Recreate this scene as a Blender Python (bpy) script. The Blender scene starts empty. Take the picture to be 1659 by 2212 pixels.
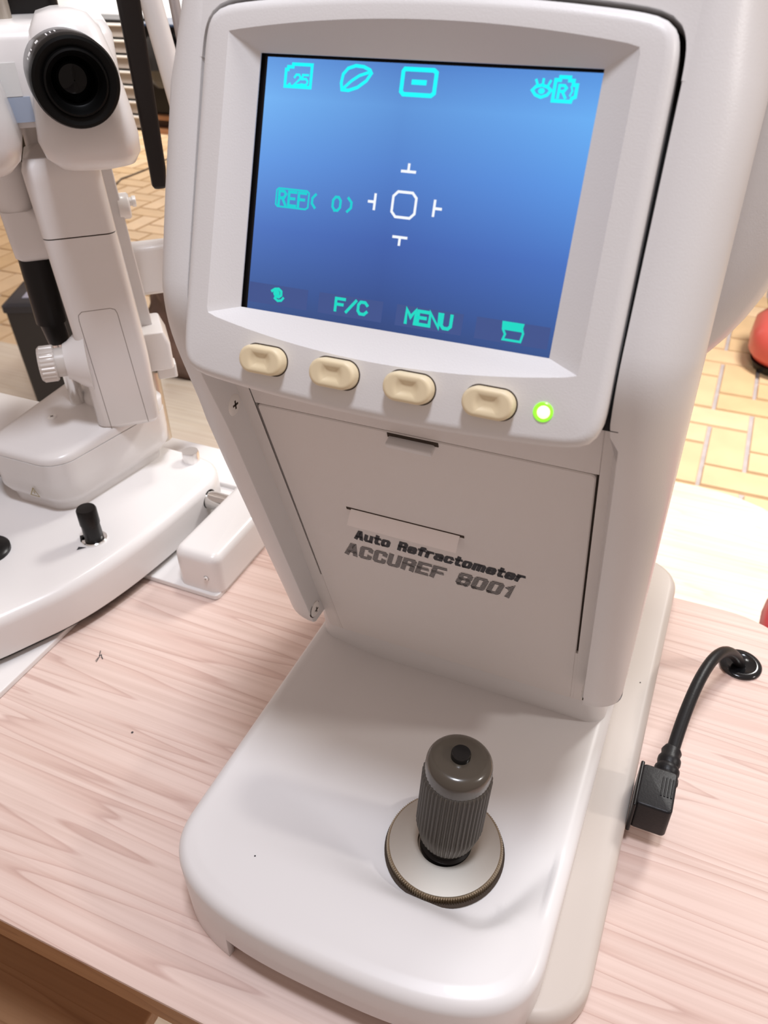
import bpy, bmesh, math, random
from mathutils import Vector, Matrix
random.seed(7)
scene = bpy.context.scene
C = scene.collection

# ------------------------------------------------------------------ camera
cam_d = bpy.data.cameras.new('camera')
cam = bpy.data.objects.new('camera', cam_d); C.objects.link(cam)
cam_d.sensor_fit = 'HORIZONTAL'; cam_d.sensor_width = 36.0
cam_d.lens = 36.0 * 1737.06 / 1659.0
RX = Vector((0.917345, 0.397878, -0.013097))
DY = Vector((0.227668, -0.551330, -0.802623))
FZ = Vector((-0.326566, 0.733300, -0.596343))
m = Matrix.Identity(4)
for i in range(3):
    m[i][0] = RX[i]; m[i][1] = -DY[i]; m[i][2] = -FZ[i]
m.translation = Vector((0.10987, 0.0, 0.467))
cam.matrix_world = m
cam_d.clip_start = 0.02; cam_d.clip_end = 60
cam_d.dof.use_dof = True; cam_d.dof.focus_distance = 0.42; cam_d.dof.aperture_fstop = 26
scene.camera = cam

# ------------------------------------------------------------------ world and lamps
w = bpy.data.worlds.new('room_light'); scene.world = w; w.use_nodes = True
w.node_tree.nodes['Background'].inputs[0].default_value = (1.0, 0.80, 0.715, 1)
w.node_tree.nodes['Background'].inputs[1].default_value = 0.43

def area(name, loc, target, size, power, col, size_y=None):
    d = bpy.data.lights.new(name, 'AREA'); o = bpy.data.objects.new(name, d); C.objects.link(o)
    d.energy = power; d.color = col; d.size = size
    if size_y: d.shape = 'RECTANGLE'; d.size_y = size_y
    else: d.shape = 'DISK'
    o.location = loc
    o.rotation_euler = (Vector(target) - Vector(loc)).to_track_quat('-Z', 'Y').to_euler()
    return o
area('ceiling_lamp_front', (0.13, 0.09, 1.75), (0.0, 0.3, 0.2), 0.26, 15.5, (0.94, 0.98, 1.09))
area('ceiling_lamp_back', (-0.20, 0.95, 1.75), (-0.20, 0.95, -0.75), 0.30, 9.0, (1.0, 0.97, 0.94))
area('wall_lamp_right', (1.75, 0.50, 1.24), (0.0, 0.3, 0.1), 0.18, 9.8, (1.0, 0.94, 0.90))
area('ceiling_lamp_room', (0.75, 2.3, 1.75), (0.6, 2.0, -0.75), 0.6, 42, (1.0, 0.98, 0.95)).data.spread = math.radians(115)
area('ceiling_lamp_far', (-2.8, 3.6, 1.75), (-2.8, 3.6, -0.75), 0.8, 15, (1.0, 0.93, 0.86)).data.spread = math.radians(110)
area('cabinet_fill_light', (-3.8, 4.2, 1.75), (-4.0, 5.4, 0.0), 0.5, 40, (1.0, 0.97, 0.95)).data.spread = math.radians(100)  # unseen fill, added to brighten the white cabinet and the drawers

vs = scene.view_settings
vs.view_transform = 'Standard'; vs.look = 'None'; vs.gamma = 1.0; vs.use_curve_mapping = False
vs.exposure = 0.0

# ------------------------------------------------------------------ materials
MATS = {}
def mat(name, col, rough=0.4, metal=0.0, emit=None, estr=1.0, spec=0.5, bump=0.0, bscale=400.0, coat=0.0, var=0.0, vscale=3.0):
    if name in MATS: return MATS[name]
    mt = bpy.data.materials.new(name); mt.use_nodes = True
    nt = mt.node_tree; b = nt.nodes['Principled BSDF']
    b.inputs['Base Color'].default_value = (*col, 1)
    b.inputs['Roughness'].default_value = rough
    b.inputs['Metallic'].default_value = metal
    b.inputs['Specular IOR Level'].default_value = spec
    b.inputs['Coat Weight'].default_value = coat
    if emit:
        b.inputs['Emission Color'].default_value = (*emit, 1)
        b.inputs['Emission Strength'].default_value = estr
    tc = nt.nodes.new('ShaderNodeTexCoord')
    if var > 0:
        n = nt.nodes.new('ShaderNodeTexNoise'); n.inputs['Scale'].default_value = vscale; n.inputs['Detail'].default_value = 4
        nt.links.new(tc.outputs['Object'], n.inputs['Vector'])
        r = nt.nodes.new('ShaderNodeValToRGB')
        r.color_ramp.elements[0].position = 0.3; r.color_ramp.elements[1].position = 0.7
        r.color_ramp.elements[0].color = (*[c * (1 - var) for c in col], 1)
        r.color_ramp.elements[1].color = (*[min(1, c * (1 + var)) for c in col], 1)
        nt.links.new(n.outputs['Fac'], r.inputs['Fac']); nt.links.new(r.outputs['Color'], b.inputs['Base Color'])
    if bump > 0:
        n = nt.nodes.new('ShaderNodeTexNoise'); n.inputs['Scale'].default_value = bscale; n.inputs['Detail'].default_value = 2
        nt.links.new(tc.outputs['Object'], n.inputs['Vector'])
        bp = nt.nodes.new('ShaderNodeBump'); bp.inputs['Strength'].default_value = bump; bp.inputs['Distance'].default_value = 0.001
        nt.links.new(n.outputs['Fac'], bp.inputs['Height']); nt.links.new(bp.outputs['Normal'], b.inputs['Normal'])
    MATS[name] = mt
    return mt

WHITE = mat('ivory_plastic', (0.74, 0.73, 0.725), 0.38, bump=0.06, bscale=1500)
WHITE2 = mat('glossy_ivory_plastic', (0.75, 0.735, 0.73), 0.36, coat=0.06, spec=0.4)
DOORM = mat('matte_ivory_plastic', (0.75, 0.715, 0.69), 0.5, bump=0.08, bscale=1500)
SLW = mat('slit_lamp_white_enamel', (0.78, 0.755, 0.74), 0.27, coat=0.15)
BEIGE = mat('beige_key_plastic', (0.78, 0.66, 0.44), 0.45)
BLACK = mat('black_plastic', (0.006, 0.005, 0.005), 0.30, spec=0.3)
SEAM = mat('dark_seam', (0.006, 0.005, 0.005), 0.9)
GAPB = mat('brown_gap', (0.05, 0.035, 0.025), 0.9)
RUBBER = mat('black_rubber', (0.0075, 0.007, 0.008), 0.42, spec=0.3, bump=0.1, bscale=900)
CHROME = mat('chrome', (0.80, 0.79, 0.77), 0.12, 1.0)
ALU = mat('brushed_aluminium', (0.56, 0.52, 0.46), 0.42, 1.0)
STEEL = mat('steel_screw', (0.86, 0.84, 0.81), 0.32, 0.15)
GRIP = mat('dark_grey_rubber', (0.075, 0.066, 0.055), 0.5)
GRIPCAP = mat('dark_olive_grey_plastic', (0.068, 0.056, 0.042), 0.22, coat=0.3)
PAPER = mat('thermal_paper', (0.93, 0.88, 0.86), 0.7)
INK = mat('dark_print', (0.030, 0.030, 0.036), 0.6)
GLASSBLK = mat('black_glass', (0.0004, 0.0006, 0.0008), 0.06, spec=0.25)

def ramp_node(nt, pts):
    r = nt.nodes.new('ShaderNodeValToRGB')
    e = r.color_ramp.elements
    while len(e) < len(pts): e.new(0.5)
    for i, (p, c) in enumerate(pts):
        e[i].position = p; e[i].color = (*c, 1)
    return r

def wood(name, c0, c1, c2, scale=1.0, rough=0.5):
    mt = bpy.data.materials.new(name); mt.use_nodes = True; nt = mt.node_tree; L = nt.links.new
    b = nt.nodes['Principled BSDF']; b.inputs['Roughness'].default_value = rough; b.inputs['Specular IOR Level'].default_value = 0.3
    tc = nt.nodes.new('ShaderNodeTexCoord')
    mp = nt.nodes.new('ShaderNodeMapping'); mp.inputs['Scale'].default_value = (0.55 * scale, 11 * scale, 11 * scale)
    mp.inputs['Rotation'].default_value = (0, 0, math.radians(3))
    L(tc.outputs['Object'], mp.inputs['Vector'])
    n1 = nt.nodes.new('ShaderNodeTexNoise'); n1.inputs['Scale'].default_value = 1.2; n1.inputs['Detail'].default_value = 3
    n1.inputs['Distortion'].default_value = 0.25
    L(mp.outputs['Vector'], n1.inputs['Vector'])
    # growth rings: many bands of the slow noise field
    mu = nt.nodes.new('ShaderNodeMath'); mu.operation = 'MULTIPLY'; mu.inputs[1].default_value = 24.0
    L(n1.outputs['Fac'], mu.inputs[0])
    fr = nt.nodes.new('ShaderNodeMath'); fr.operation = 'FRACT'; L(mu.outputs[0], fr.inputs[0])
    r1 = ramp_node(nt, [(0.0, c0), (0.55, c0), (0.86, c1), (0.95, c2), (1.0, c0)])
    L(fr.outputs[0], r1.inputs['Fac'])
    mp2 = nt.nodes.new('ShaderNodeMapping'); mp2.inputs['Scale'].default_value = (5 * scale, 330 * scale, 330 * scale)
    L(tc.outputs['Object'], mp2.inputs['Vector'])
    n2 = nt.nodes.new('ShaderNodeTexNoise'); n2.inputs['Scale'].default_value = 1.0; n2.inputs['Detail'].default_value = 3
    L(mp2.outputs['Vector'], n2.inputs['Vector'])
    r2 = ramp_node(nt, [(0.3, (0.86, 0.82, 0.80)), (0.62, (1, 1, 1))])
    L(n2.outputs['Fac'], r2.inputs['Fac'])
    mx = nt.nodes.new('ShaderNodeMixRGB'); mx.blend_type = 'MULTIPLY'; mx.inputs[0].default_value = 0.8
    L(r1.outputs['Color'], mx.inputs[1]); L(r2.outputs['Color'], mx.inputs[2])
    n3 = nt.nodes.new('ShaderNodeTexNoise'); n3.inputs['Scale'].default_value = 5
    L(tc.outputs['Object'], n3.inputs['Vector'])
    r3 = ramp_node(nt, [(0.35, (0.93, 0.90, 0.90)), (0.65, (1, 1, 1))])
    L(n3.outputs['Fac'], r3.inputs['Fac'])
    mx2 = nt.nodes.new('ShaderNodeMixRGB'); mx2.blend_type = 'MULTIPLY'; mx2.inputs[0].default_value = 1
    L(mx.outputs[0], mx2.inputs[1]); L(r3.outputs['Color'], mx2.inputs[2])
    L(mx2.outputs[0], b.inputs['Base Color'])
    MATS[name] = mt
    return mt
WOOD = wood('pale_beech_laminate', (0.745, 0.59, 0.525), (0.69, 0.52, 0.455), (0.60, 0.43, 0.375))
EDGE = wood('brown_edge_band', (0.42, 0.22, 0.10), (0.38, 0.19, 0.085), (0.33, 0.16, 0.07))
SHELFW = wood('brown_shelf_wood', (0.40, 0.23, 0.12), (0.36, 0.20, 0.10), (0.30, 0.16, 0.08))

# ------------------------------------------------------------------ mesh helpers
def tag(o, label=None, cat=None, group=None, kind=None):
    if label: o['label'] = label
    if cat: o['category'] = cat
    if group: o['group'] = group
    if kind: o['kind'] = kind
    return o
def empty(name, loc):
    o = bpy.data.objects.new(name, None); C.objects.link(o); o.location = loc; o.empty_display_size = 0.02
    return o
ORG = {}
def obj(name, bm, material, parent=None, bevel=0.0, segs=3, sharp=35, loc=None):
    """link a bmesh (world coordinates) as one object; vertices are made local to its thing"""
    o_loc = Vector(loc) if loc is not None else Vector((0, 0, 0))
    if parent is not None:
        o_loc = ORG.get(parent.name, Vector(parent.location) if parent.type == 'EMPTY' else Vector((0, 0, 0)))
    bmesh.ops.remove_doubles(bm, verts=bm.verts, dist=1e-6)
    bmesh.ops.recalc_face_normals(bm, faces=bm.faces)
    bmesh.ops.translate(bm, verts=bm.verts, vec=-o_loc)
    me = bpy.data.meshes.new(name); bm.to_mesh(me); bm.free()
    o = bpy.data.objects.new(name, me); C.objects.link(o)
    me.materials.append(material)
    for p in me.polygons: p.use_smooth = True
    me.set_sharp_from_angle(angle=math.radians(sharp))
    if parent is not None: o.parent = parent
    else: o.location = o_loc
    ORG[o.name] = o_loc
    if bevel > 0:
        bv = o.modifiers.new('bevel', 'BEVEL'); bv.width = bevel; bv.segments = segs
        bv.limit_method = 'ANGLE'; bv.angle_limit = math.radians(40)
    return o

def B(): return bmesh.new()
def add_faces(bm, vs, fs):
    v = [bm.verts.new(p) for p in vs]
    for f in fs:
        try: bm.faces.new([v[i] for i in f])
        except ValueError: pass
    return v
def frame(o=(0, 0, 0), x=(1, 0, 0), y=(0, 1, 0), z=(0, 0, 1)):
    mm = Matrix.Identity(4)
    for i in range(3):
        mm[i][0] = x[i]; mm[i][1] = y[i]; mm[i][2] = z[i]; mm[i][3] = o[i]
    return mm
I4 = Matrix.Identity(4)
def box(bm, x0, x1, y0, y1, z0, z1, M=I4):
    vs = [M @ Vector(p) for p in ((x0,y0,z0),(x1,y0,z0),(x1,y1,z0),(x0,y1,z0),(x0,y0,z1),(x1,y0,z1),(x1,y1,z1),(x0,y1,z1))]
    add_faces(bm, vs, [(0,3,2,1),(4,5,6,7),(0,1,5,4),(1,2,6,5),(2,3,7,6),(3,0,4,7)])
    return bm
def loft(bm, rings, close=True, cap0=True, cap1=True, M=I4):
    """rings: lists of equal length of 3D points"""
    vr = [[bm.verts.new(M @ Vector(p)) for p in r] for r in rings]
    n = len(vr[0])
    for a, b in zip(vr[:-1], vr[1:]):
        for i in range(n if close else n - 1):
            j = (i + 1) % n
            try: bm.faces.new((a[i], a[j], b[j], b[i]))
            except ValueError: pass
    if cap0: bm.faces.new(list(reversed(vr[0])))
    if cap1: bm.faces.new(vr[-1])
    return vr
def circ(r, n, z=0, cx=0, cy=0, ry=None):
    ry = r if ry is None else ry
    return [(cx + r * math.cos(2*math.pi*i/n), cy + ry * math.sin(2*math.pi*i/n), z) for i in range(n)]
def lathe(bm, prof, n=48, M=I4, caps=True):
    loft(bm, [circ(max(r, 1e-5), n, z) for r, z in prof], True, caps, caps, M)
    return bm
def axis_frame(o, d, up=(0, 0, 1)):
    z = Vector(d).normalized(); x = Vector(up).cross(z)
    if x.length < 1e-4: x = Vector((1, 0, 0))
    x.normalize(); y = z.cross(x)
    return frame(o, x, y, z)
def rrect(x0, x1, y0, y1, r, n=6):
    """rounded rectangle outline, counter-clockwise"""
    pts = []
    for cx, cy, a0 in ((x1 - r, y1 - r, 0), (x0 + r, y1 - r, 90), (x0 + r, y0 + r, 180), (x1 - r, y0 + r, 270)):
        for i in range(n + 1):
            a = math.radians(a0 + 90 * i / n); pts.append((cx + r * math.cos(a), cy + r * math.sin(a)))
    return pts
def offset_poly(pts, d):
    """move every outline point inwards by d (CCW outline)"""
    n = len(pts); out = []
    for i in range(n):
        a = Vector(pts[i - 1]); b = Vector(pts[i]); c = Vector(pts[(i + 1) % n])
        t1 = (b - a); t2 = (c - b)
        if t1.length < 1e-9: t1 = t2
        if t2.length < 1e-9: t2 = t1
        nn = Vector((-t1.y, t1.x)).normalized() + Vector((-t2.y, t2.x)).normalized()
        nn.normalize()
        out.append((b.x + nn.x * d, b.y + nn.y * d))
    return out
def slab(bm, outline, z0, z1, r, M=I4, segs=4, rb=0.0):
    """extruded outline with a rounded top edge (and bottom edge rb)"""
    rings = []
    if rb > 0:
        for i in range(segs):
            a = math.pi / 2 * i / segs
            rings.append([(*p, z0 + rb - rb * math.cos(a)) for p in offset_poly(outline, rb * (1 - math.sin(a)))])
    rings.append([(*p, z0 + rb) for p in outline])
    rings.append([(*p, z1 - r) for p in outline])
    for i in range(1, segs + 1):
        a = math.pi / 2 * i / segs
        rings.append([(*p, z1 - r + r * math.sin(a)) for p in offset_poly(outline, r * (1 - math.cos(a)))])
    loft(bm, rings, True, True, True, M)
    return bm
def tube(bm, path, r, n=14, rad=None, caps=True):
    pts = [Vector(p) for p in path]
    rings = []; up = None
    for i, p in enumerate(pts):
        t = (pts[min(i + 1, len(pts) - 1)] - pts[max(i - 1, 0)]).normalized()
        if up is None:
            up = Vector((0, 0, 1)) if abs(t.z) < 0.9 else Vector((1, 0, 0))
        x = up.cross(t).normalized(); y = t.cross(x); up = y
        rr = rad[i] if rad else r
        rings.append([p + x * rr * math.cos(2*math.pi*k/n) + y * rr * math.sin(2*math.pi*k/n) for k in range(n)])
    loft(bm, rings, True, caps, caps)
    return bm
def bez(p0, p1, p2, p3, n=20):
    out = []
    for i in range(n + 1):
        t = i / n; a = (1 - t)
        out.append(tuple(a**3*p0[k] + 3*a*a*t*p1[k] + 3*a*t*t*p2[k] + t**3*p3[k] for k in range(len(p0))))
    return out
def stroke(bm, pts, wd, M, closed=False, h=0.0):
    """flat polyline of width wd in the XY plane of M"""
    P = [Vector(p) for p in pts]; n = len(P)
    if closed: P2 = P + [P[0]]
    else: P2 = P
    L_, R_ = [], []
    for i in range(n):
        a = P[i - 1] if (i > 0 or closed) else P[i]
        c = P[(i + 1) % n] if (i < n - 1 or closed) else P[i]
        t1 = (P[i] - a); t2 = (c - P[i])
        if t1.length < 1e-9: t1 = t2
        if t2.length < 1e-9: t2 = t1
        t1.normalize(); t2.normalize()
        n1 = Vector((-t1.y, t1.x)); n2 = Vector((-t2.y, t2.x)); mm = n1 + n2
        if mm.length < 0.2: mm = n1
        mm.normalize(); k = 1 / max(0.5, mm.dot(n1))
        ext = Vector((0, 0))
        if not closed and i == 0: ext = -t2 * wd * 0.5
        if not closed and i == n - 1: ext = t1 * wd * 0.5
        L_.append(P[i] + ext + mm * wd / 2 * k); R_.append(P[i] + ext - mm * wd / 2 * k)
    a = [bm.verts.new(M @ Vector((p.x, p.y, h))) for p in L_]
    b = [bm.verts.new(M @ Vector((p.x, p.y, h))) for p in R_]
    for i in range(n if closed else n - 1):
        j = (i + 1) % n
        bm.faces.new((a[i], b[i], b[j], a[j]))
def poly(bm, pts, M, h=0.0):
    bm.faces.new([bm.verts.new(M @ Vector((*p, h))) for p in pts])
def text_mesh(body, size, shear, off, xscale, M, name):
    cu = bpy.data.curves.new(name, 'FONT'); cu.body = body; cu.size = size; cu.shear = shear; cu.offset = off
    cu.extrude = 0.00006; cu.resolution_u = 4; cu.space_character = 1.0
    t = bpy.data.objects.new(name, cu); C.objects.link(t)
    bpy.context.view_layer.update()
    me = bpy.data.meshes.new_from_object(t.evaluated_get(bpy.context.evaluated_depsgraph_get()))
    bpy.data.objects.remove(t); bpy.data.curves.remove(cu)
    bm = bmesh.new(); bm.from_mesh(me); bpy.data.meshes.remove(me)
    xs = [v.co.x for v in bm.verts]; x0, x1 = min(xs), max(xs)
    for v in bm.verts:
        v.co.x = (v.co.x - x0) * (xscale / (x1 - x0))
    bmesh.ops.transform(bm, matrix=M, verts=bm.verts)
    return bm
def smooth(a, b, x):
    t = max(0, min(1, (x - a) / (b - a))); return t * t * (3 - 2 * t)

# ------------------------------------------------------------------ the room
FZ0 = -0.75
GROUT = mat('grey_grout', (0.40, 0.36, 0.36), 0.8, var=0.1, vscale=30)
bm = B(); box(bm, -8, 3.2, -1.6, 8.0, FZ0 - 0.06, FZ0 - 0.008)
floor = tag(obj('floor', bm, GROUT), kind='structure')
WALLM = mat('cream_wall_paint', (0.80, 0.77, 0.72), 0.7, bump=0.1, bscale=60)
bm = B(); box(bm, -8, 3.2, 8.0, 8.1, FZ0 - 0.06, 1.9); tag(obj('wall_back', bm, WALLM), kind='structure')
bm = B(); box(bm, -8.1, -8.0, -1.6, 8.1, FZ0 - 0.06, 1.9); tag(obj('wall_left', bm, WALLM), kind='structure')

BRICKS = [mat('ochre_brick_%s' % k, c, 0.42, var=0.07, vscale=9) for k, c in
          (('a', (0.69, 0.495, 0.29)), ('b', (0.73, 0.535, 0.33)), ('c', (0.65, 0.455, 0.25)))]
MI = cam.matrix_world.inverted(); FPX = 1737.06
def project(p):
    q = MI @ Vector(p)
    if q.z > -0.05: return None
    return (829.5 + FPX * q.x / -q.z, 1106 - FPX * q.y / -q.z)
BW, BL_, GR = 0.11, 0.22, 0.007
cells = []
for i in range(-55, 18):
    for j in range(0, 70):
        c = (i - j) % 4
        if c == 0: cells.append((i * BW, j * BW, 0))
        elif c == 3: cells.append((i * BW, j * BW, 1))
X0, Y0 = 0.1573 - 1 * BW + 0.002, 0.055
def brick_bm(x0, x1, y0, y1, bm):
    z1 = FZ0; z0 = FZ0 - 0.012; k = 0.004
    v = [(x0,y0,z0),(x1,y0,z0),(x1,y1,z0),(x0,y1,z0),(x0+k,y0+k,z1),(x1-k,y0+k,z1),(x1-k,y1-k,z1),(x0+k,y1-k,z1)]
    add_faces(bm, v, [(4,5,6,7),(0,1,5,4),(1,2,6,5),(2,3,7,6),(3,0,4,7)])
brick_me = {}
for vert in (0, 1):
    for k in range(3):
        bm = B()
        if vert: brick_bm(-BW/2 + GR/2, BW/2 - GR/2, -BL_/2 + GR/2, BL_/2 - GR/2, bm)
        else: brick_bm(-BL_/2 + GR/2, BL_/2 - GR/2, -BW/2 + GR/2, BW/2 - GR/2, bm)
        for f in bm.verts: f.co.z -= FZ0
        bmesh.ops.recalc_face_normals(bm, faces=bm.faces)
        me = bpy.data.meshes.new('brick'); bm.to_mesh(me); bm.free(); me.materials.append(BRICKS[k]); brick_me[(vert, k)] = me
vis, rest = [], []
for (x, y, vert) in cells:
    cx = X0 + x + (BW / 2 if vert else BL_ / 2); cy = Y0 + y + (BL_ / 2 if vert else BW / 2)
    p = project((cx, cy, FZ0))
    ok = False
    if p:
        u, v = p
        ok = (-40 < u < 430 and 180 < v < 780) or (1430 < u < 1720 and 600 < v < 1120) or (250 < u < 480 and 2150 < v < 2300)
    (vis if ok else rest).append((cx, cy, vert))
vis.sort(key=lambda t: t[0]**2 + t[1]**2)
rest += vis[300:]; vis = vis[:300]
for (cx, cy, vert) in vis:
    o = bpy.data.objects.new('brick', brick_me[(vert, random.randrange(3))]); C.objects.link(o)
    o.location = (cx, cy, FZ0 + random.uniform(-0.0012, 0.0012)); o.parent = floor
bm = B()
for (cx, cy, vert) in rest:
    hx, hy = (BW/2, BL_/2) if vert else (BL_/2, BW/2)
    brick_bm(cx - hx + GR/2, cx + hx - GR/2, cy - hy + GR/2, cy + hy - GR/2, bm)
tag(obj('brick_paving', bm, BRICKS[0], floor), kind='stuff')

MATM = wood('pale_floor_mat', (0.80, 0.72, 0.60), (0.78, 0.69, 0.56), (0.74, 0.64, 0.50), 0.4, 0.4)
bm = B()
slab(bm, rrect(-2.9, 0.52, -0.55, 1.905, 0.36, 14), FZ0, FZ0 + 0.008, 0.004)
tag(obj('floor_mat', bm, MATM), 'large pale wood-look floor mat with rounded corner on the brick floor', 'floor mat')

# ------------------------------------------------------------------ table
table = tag(empty('instrument_table', (0, 0.34, FZ0)), 'pale wood instrument table carrying the white refractometer and slit lamp', 'table')
TF, TB = 0.124, 0.557
bm = B()
out = rrect(-0.95, 0.245, TF, TB, 0.012, 6)
big = []
for p in out: big.append(p)
# generous radius on the back right corner
big = [p for p in out if not (p[0] > 0.2 and p[1] > 0.5)]
arc = [(0.245 - 0.075 + 0.075 * math.cos(math.radians(a)), TB - 0.075 + 0.075 * math.sin(math.radians(a))) for a in range(0, 91, 6)]
big = arc + big
loft(bm, [[(*p, -0.003) for p in big], [(*p, -0.0004) for p in big], [(*p, 0.0) for p in offset_poly(big, 0.0006)]])
obj('table_top', bm, WOOD, table)
bm = B(); loft(bm, [[(*p, -0.026) for p in big], [(*p, -0.003) for p in big]])
obj('edge_band', bm, EDGE, table)
bm = B(); box(bm, -0.80, -0.165, -0.05, 0.40, -0.218, -0.20)
obj('lower_shelf', bm, SHELFW, table, 0.002)
bm = B(); box(bm, -0.82, -0.80, 0.02, 0.50, FZ0 + 0.008, -0.026)
obj('leg_panel', bm, SHELFW, table, 0.002)
bm = B(); box(bm, -0.165, -0.150, 0.25, 0.50, FZ0 + 0.008, -0.026)
obj('leg_panel', bm, SHELFW, table, 0.002)
bm = B(); lathe(bm, [(0.0155, -0.002), (0.0155, 0.0016), (0.0145, 0.0026), (0.0115, 0.0028), (0.0105, 0.0016), (0.001, 0.0012)], 36, frame((0.186, 0.4975, 0)))
obj('cable_grommet', bm, mat('black_glossy_plastic', (0.008, 0.008, 0.009), 0.15), table, sharp=50)
# pen scribble and specks on the laminate
bm = B()
PMX = Vector((0.74, 0.67, 0)); PMY = Vector((-0.55, 0.83, 0)); M = frame((-0.278, 0.313, 0.0003), PMX, PMY)
stroke(bm, [(0.0008, 0.0055), (0.0006, -0.001), (-0.0012, -0.0055)], 0.0006, M)
stroke(bm, [(0.0006, 0.0005), (0.0020, 0.0010), (0.0024, -0.0015), (0.0034, -0.0040)], 0.0007, M)
stroke(bm, [(-0.0020, -0.0045), (-0.0004, -0.0015)], 0.0004, M)
obj('pen_mark', bm, INK, table)
bm = B(); poly(bm, [(p[0] - 0.207, p[1] + 0.263) for p in circ(0.0009, 8)], I4, 0.0003)
obj('speck', bm, INK, table)

# ------------------------------------------------------------------ refractometer
rf = tag(empty('auto_refractometer', (0, 0.30, 0)), 'large off-white auto refractometer with blue lit screen and joystick', 'refractometer')
# fixed base plate with rounded rim
bm = B(); slab(bm, rrect(-0.118, 0.1285, 0.184, 0.577, 0.032, 10), 0.004, 0.021, 0.006, segs=5)
obj('fixed_base', bm, mat('cream_plastic', (0.56, 0.50, 0.45), 0.42, spec=0.35), rf, sharp=50)
for fx, fy in ((-0.09, 0.2), (0.1, 0.21), (-0.09, 0.54), (0.1, 0.54)):
    bm = B(); lathe(bm, [(0.011, 0.0004), (0.012, 0.001), (0.012, 0.005)], 20, frame((fx, fy, 0)))
    obj('rubber_foot', bm, RUBBER, rf)

# moving stage with its shallow basin
HWS, YF, YB = 0.1047, 0.1545, 0.50
def front_y(x):
    s = min(1.0, abs(x) / HWS); n = 3.0
    return YF + 0.0020 * s * s + 0.050 * (1 - (1 - s**n) ** (1 / n))
xs = []
NF = 64
for i in range(NF + 1):
    a = -math.pi / 2 + math.pi * i / NF
    xs.append(HWS * (1 - (1 - abs(math.sin(a))) ** 1.0) * (1 if a >= 0 else -1))
xs = sorted(set([round(x, 6) for x in xs] + [-0.0595, -0.0589, 0.0589, 0.0595]))
outl = [(x, front_y(x)) for x in xs]
ysd = [front_y(HWS) + (YB - 0.02 - front_y(HWS)) * i / 84 for i in range(1, 85)]
outl += [(HWS, y) for y in ysd]
outl += [(HWS - 0.02 + 0.02 * math.cos(a), YB - 0.02 + 0.02 * math.sin(a)) for a in [math.radians(d) for d in (15, 30, 45, 60, 75, 90)]]
outl += [(HWS - 0.02 - (2 * HWS - 0.04) * i / 16, YB) for i in range(1, 16)]
outl += [(-HWS + 0.02 - 0.02 * math.sin(a), YB - 0.02 + 0.02 * math.cos(a)) for a in [math.radians(d) for d in (0, 15, 30, 45, 60, 75)]]
outl += [(-HWS, y) for y in reversed(ysd)]
def stage_h(x, y):
    ridge = 0.1975 + 0.026 * smooth(0.062, 0.108, x) - 0.004 * math.cos(x * 30) * 0
    wf = 0.046 - 0.032 * smooth(-0.07, 0.03, x) + 0.030 * smooth(0.070, 0.105, x)      # ridge is soft on the left, crisp on the right
    df = smooth(ridge - wf * 0.15, ridge + wf, y)
    dl = smooth(-0.103, -0.052, x)
    dr = 1.0
    lip = 0.0565 - 0.0035 * smooth(ridge, YF, y) if y < ridge else 0.0565
    return lip - 0.0105 * df * dl * dr
def zbot(x, y):
    if y < 0.21 and abs(x) < 0.0592: return 0.0205
    if y < 0.26: return 0.0006
    return 0.003
rings = [[(x, y, zbot(x, y)) for x, y in outl], [(x, y, 0.034) for x, y in outl]]
ER = 0.0075
for i in range(0, 7):
    a = math.pi / 2 * i / 6
    rings.append([(px, py, stage_h(x, y) - ER + ER * math.sin(a) ) for (x, y), (px, py) in zip(outl, offset_poly(outl, ER * (1 - math.cos(a))))])
inner = offset_poly(outl, ER)
NR = 56
for k in range(1, NR + 1):
    t = k / NR
    ring = []
    for (x, y) in inner:
        sx, sy = 0.0, max(0.27, min(0.42, y))
        px, py = x + (sx - x) * t, y + (sy - y) * t
        ring.append((px, py, stage_h(px, py)))
    rings.append(ring)
bm = B(); vr = loft(bm, rings, True, False, False)
# inner faces of the two feet and the underside of the skirt
obj('stage', bm, WHITE2, rf, sharp=60).modifiers.new('thick', 'SOLIDIFY').thickness = 0.004
st = C.objects[-1] if False else bpy.data.objects['stage']; st.modifiers['thick'].offset = -1
for s in (-1, 1):
    bm = B()
    xs0 = 0.0592 if s > 0 else -0.0740
    y0 = front_y(0.0665)
    box(bm, xs0, xs0 + 0.0148, y0 + 0.0035, y0 + 0.024, 0.0006, 0.034)
    obj('stage_foot', bm, WHITE2, rf, 0.001)
bm = B(); tube(bm, [(-0.022, 0.168, 0.012), (-0.022, 0.20, 0.012)], 0.007, 20)
obj('leveling_wheel', bm, WHITE2, rf)

# column with sloping front
DS = Vector((0, -1, 3)).normalized()          # up along the printer door
DNn = Vector((0, -3, -1)).normalized()        # out of the printer door
DM = frame((0, 0.280, 0.284), (1, 0, 0), DS, DNn)   # local: x, slant up, out
def dplane_y(z, off=0.0): return 0.280 + (0.284 - z) / 3 - off * math.sqrt(10) / 3
def prism_yz(bm, prof, x0, x1):
    loft(bm, [[(x0, y, z) for y, z in prof], [(x1, y, z) for y, z in prof]], True, True, True)
bm = B()
colw = 0.0985
def rsec(z, off, hw, yb=0.49, r=0.012):
    yf = dplane_y(z, off)
    return [(p[0], p[1], z) for p in rrect(-hw, hw, yf, yb, r, 6)]
loft(bm, [rsec(z, off, hw) for z, off, hw in ((0.044, 0.0005, 0.1015), (0.050, 0.0005, 0.1010), (0.066, -0.0008, 0.0990), (0.085, -0.0035, 0.0985), (0.30, -0.0035, 0.0985))])
obj('column', bm, WHITE, rf, sharp=50)
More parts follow.
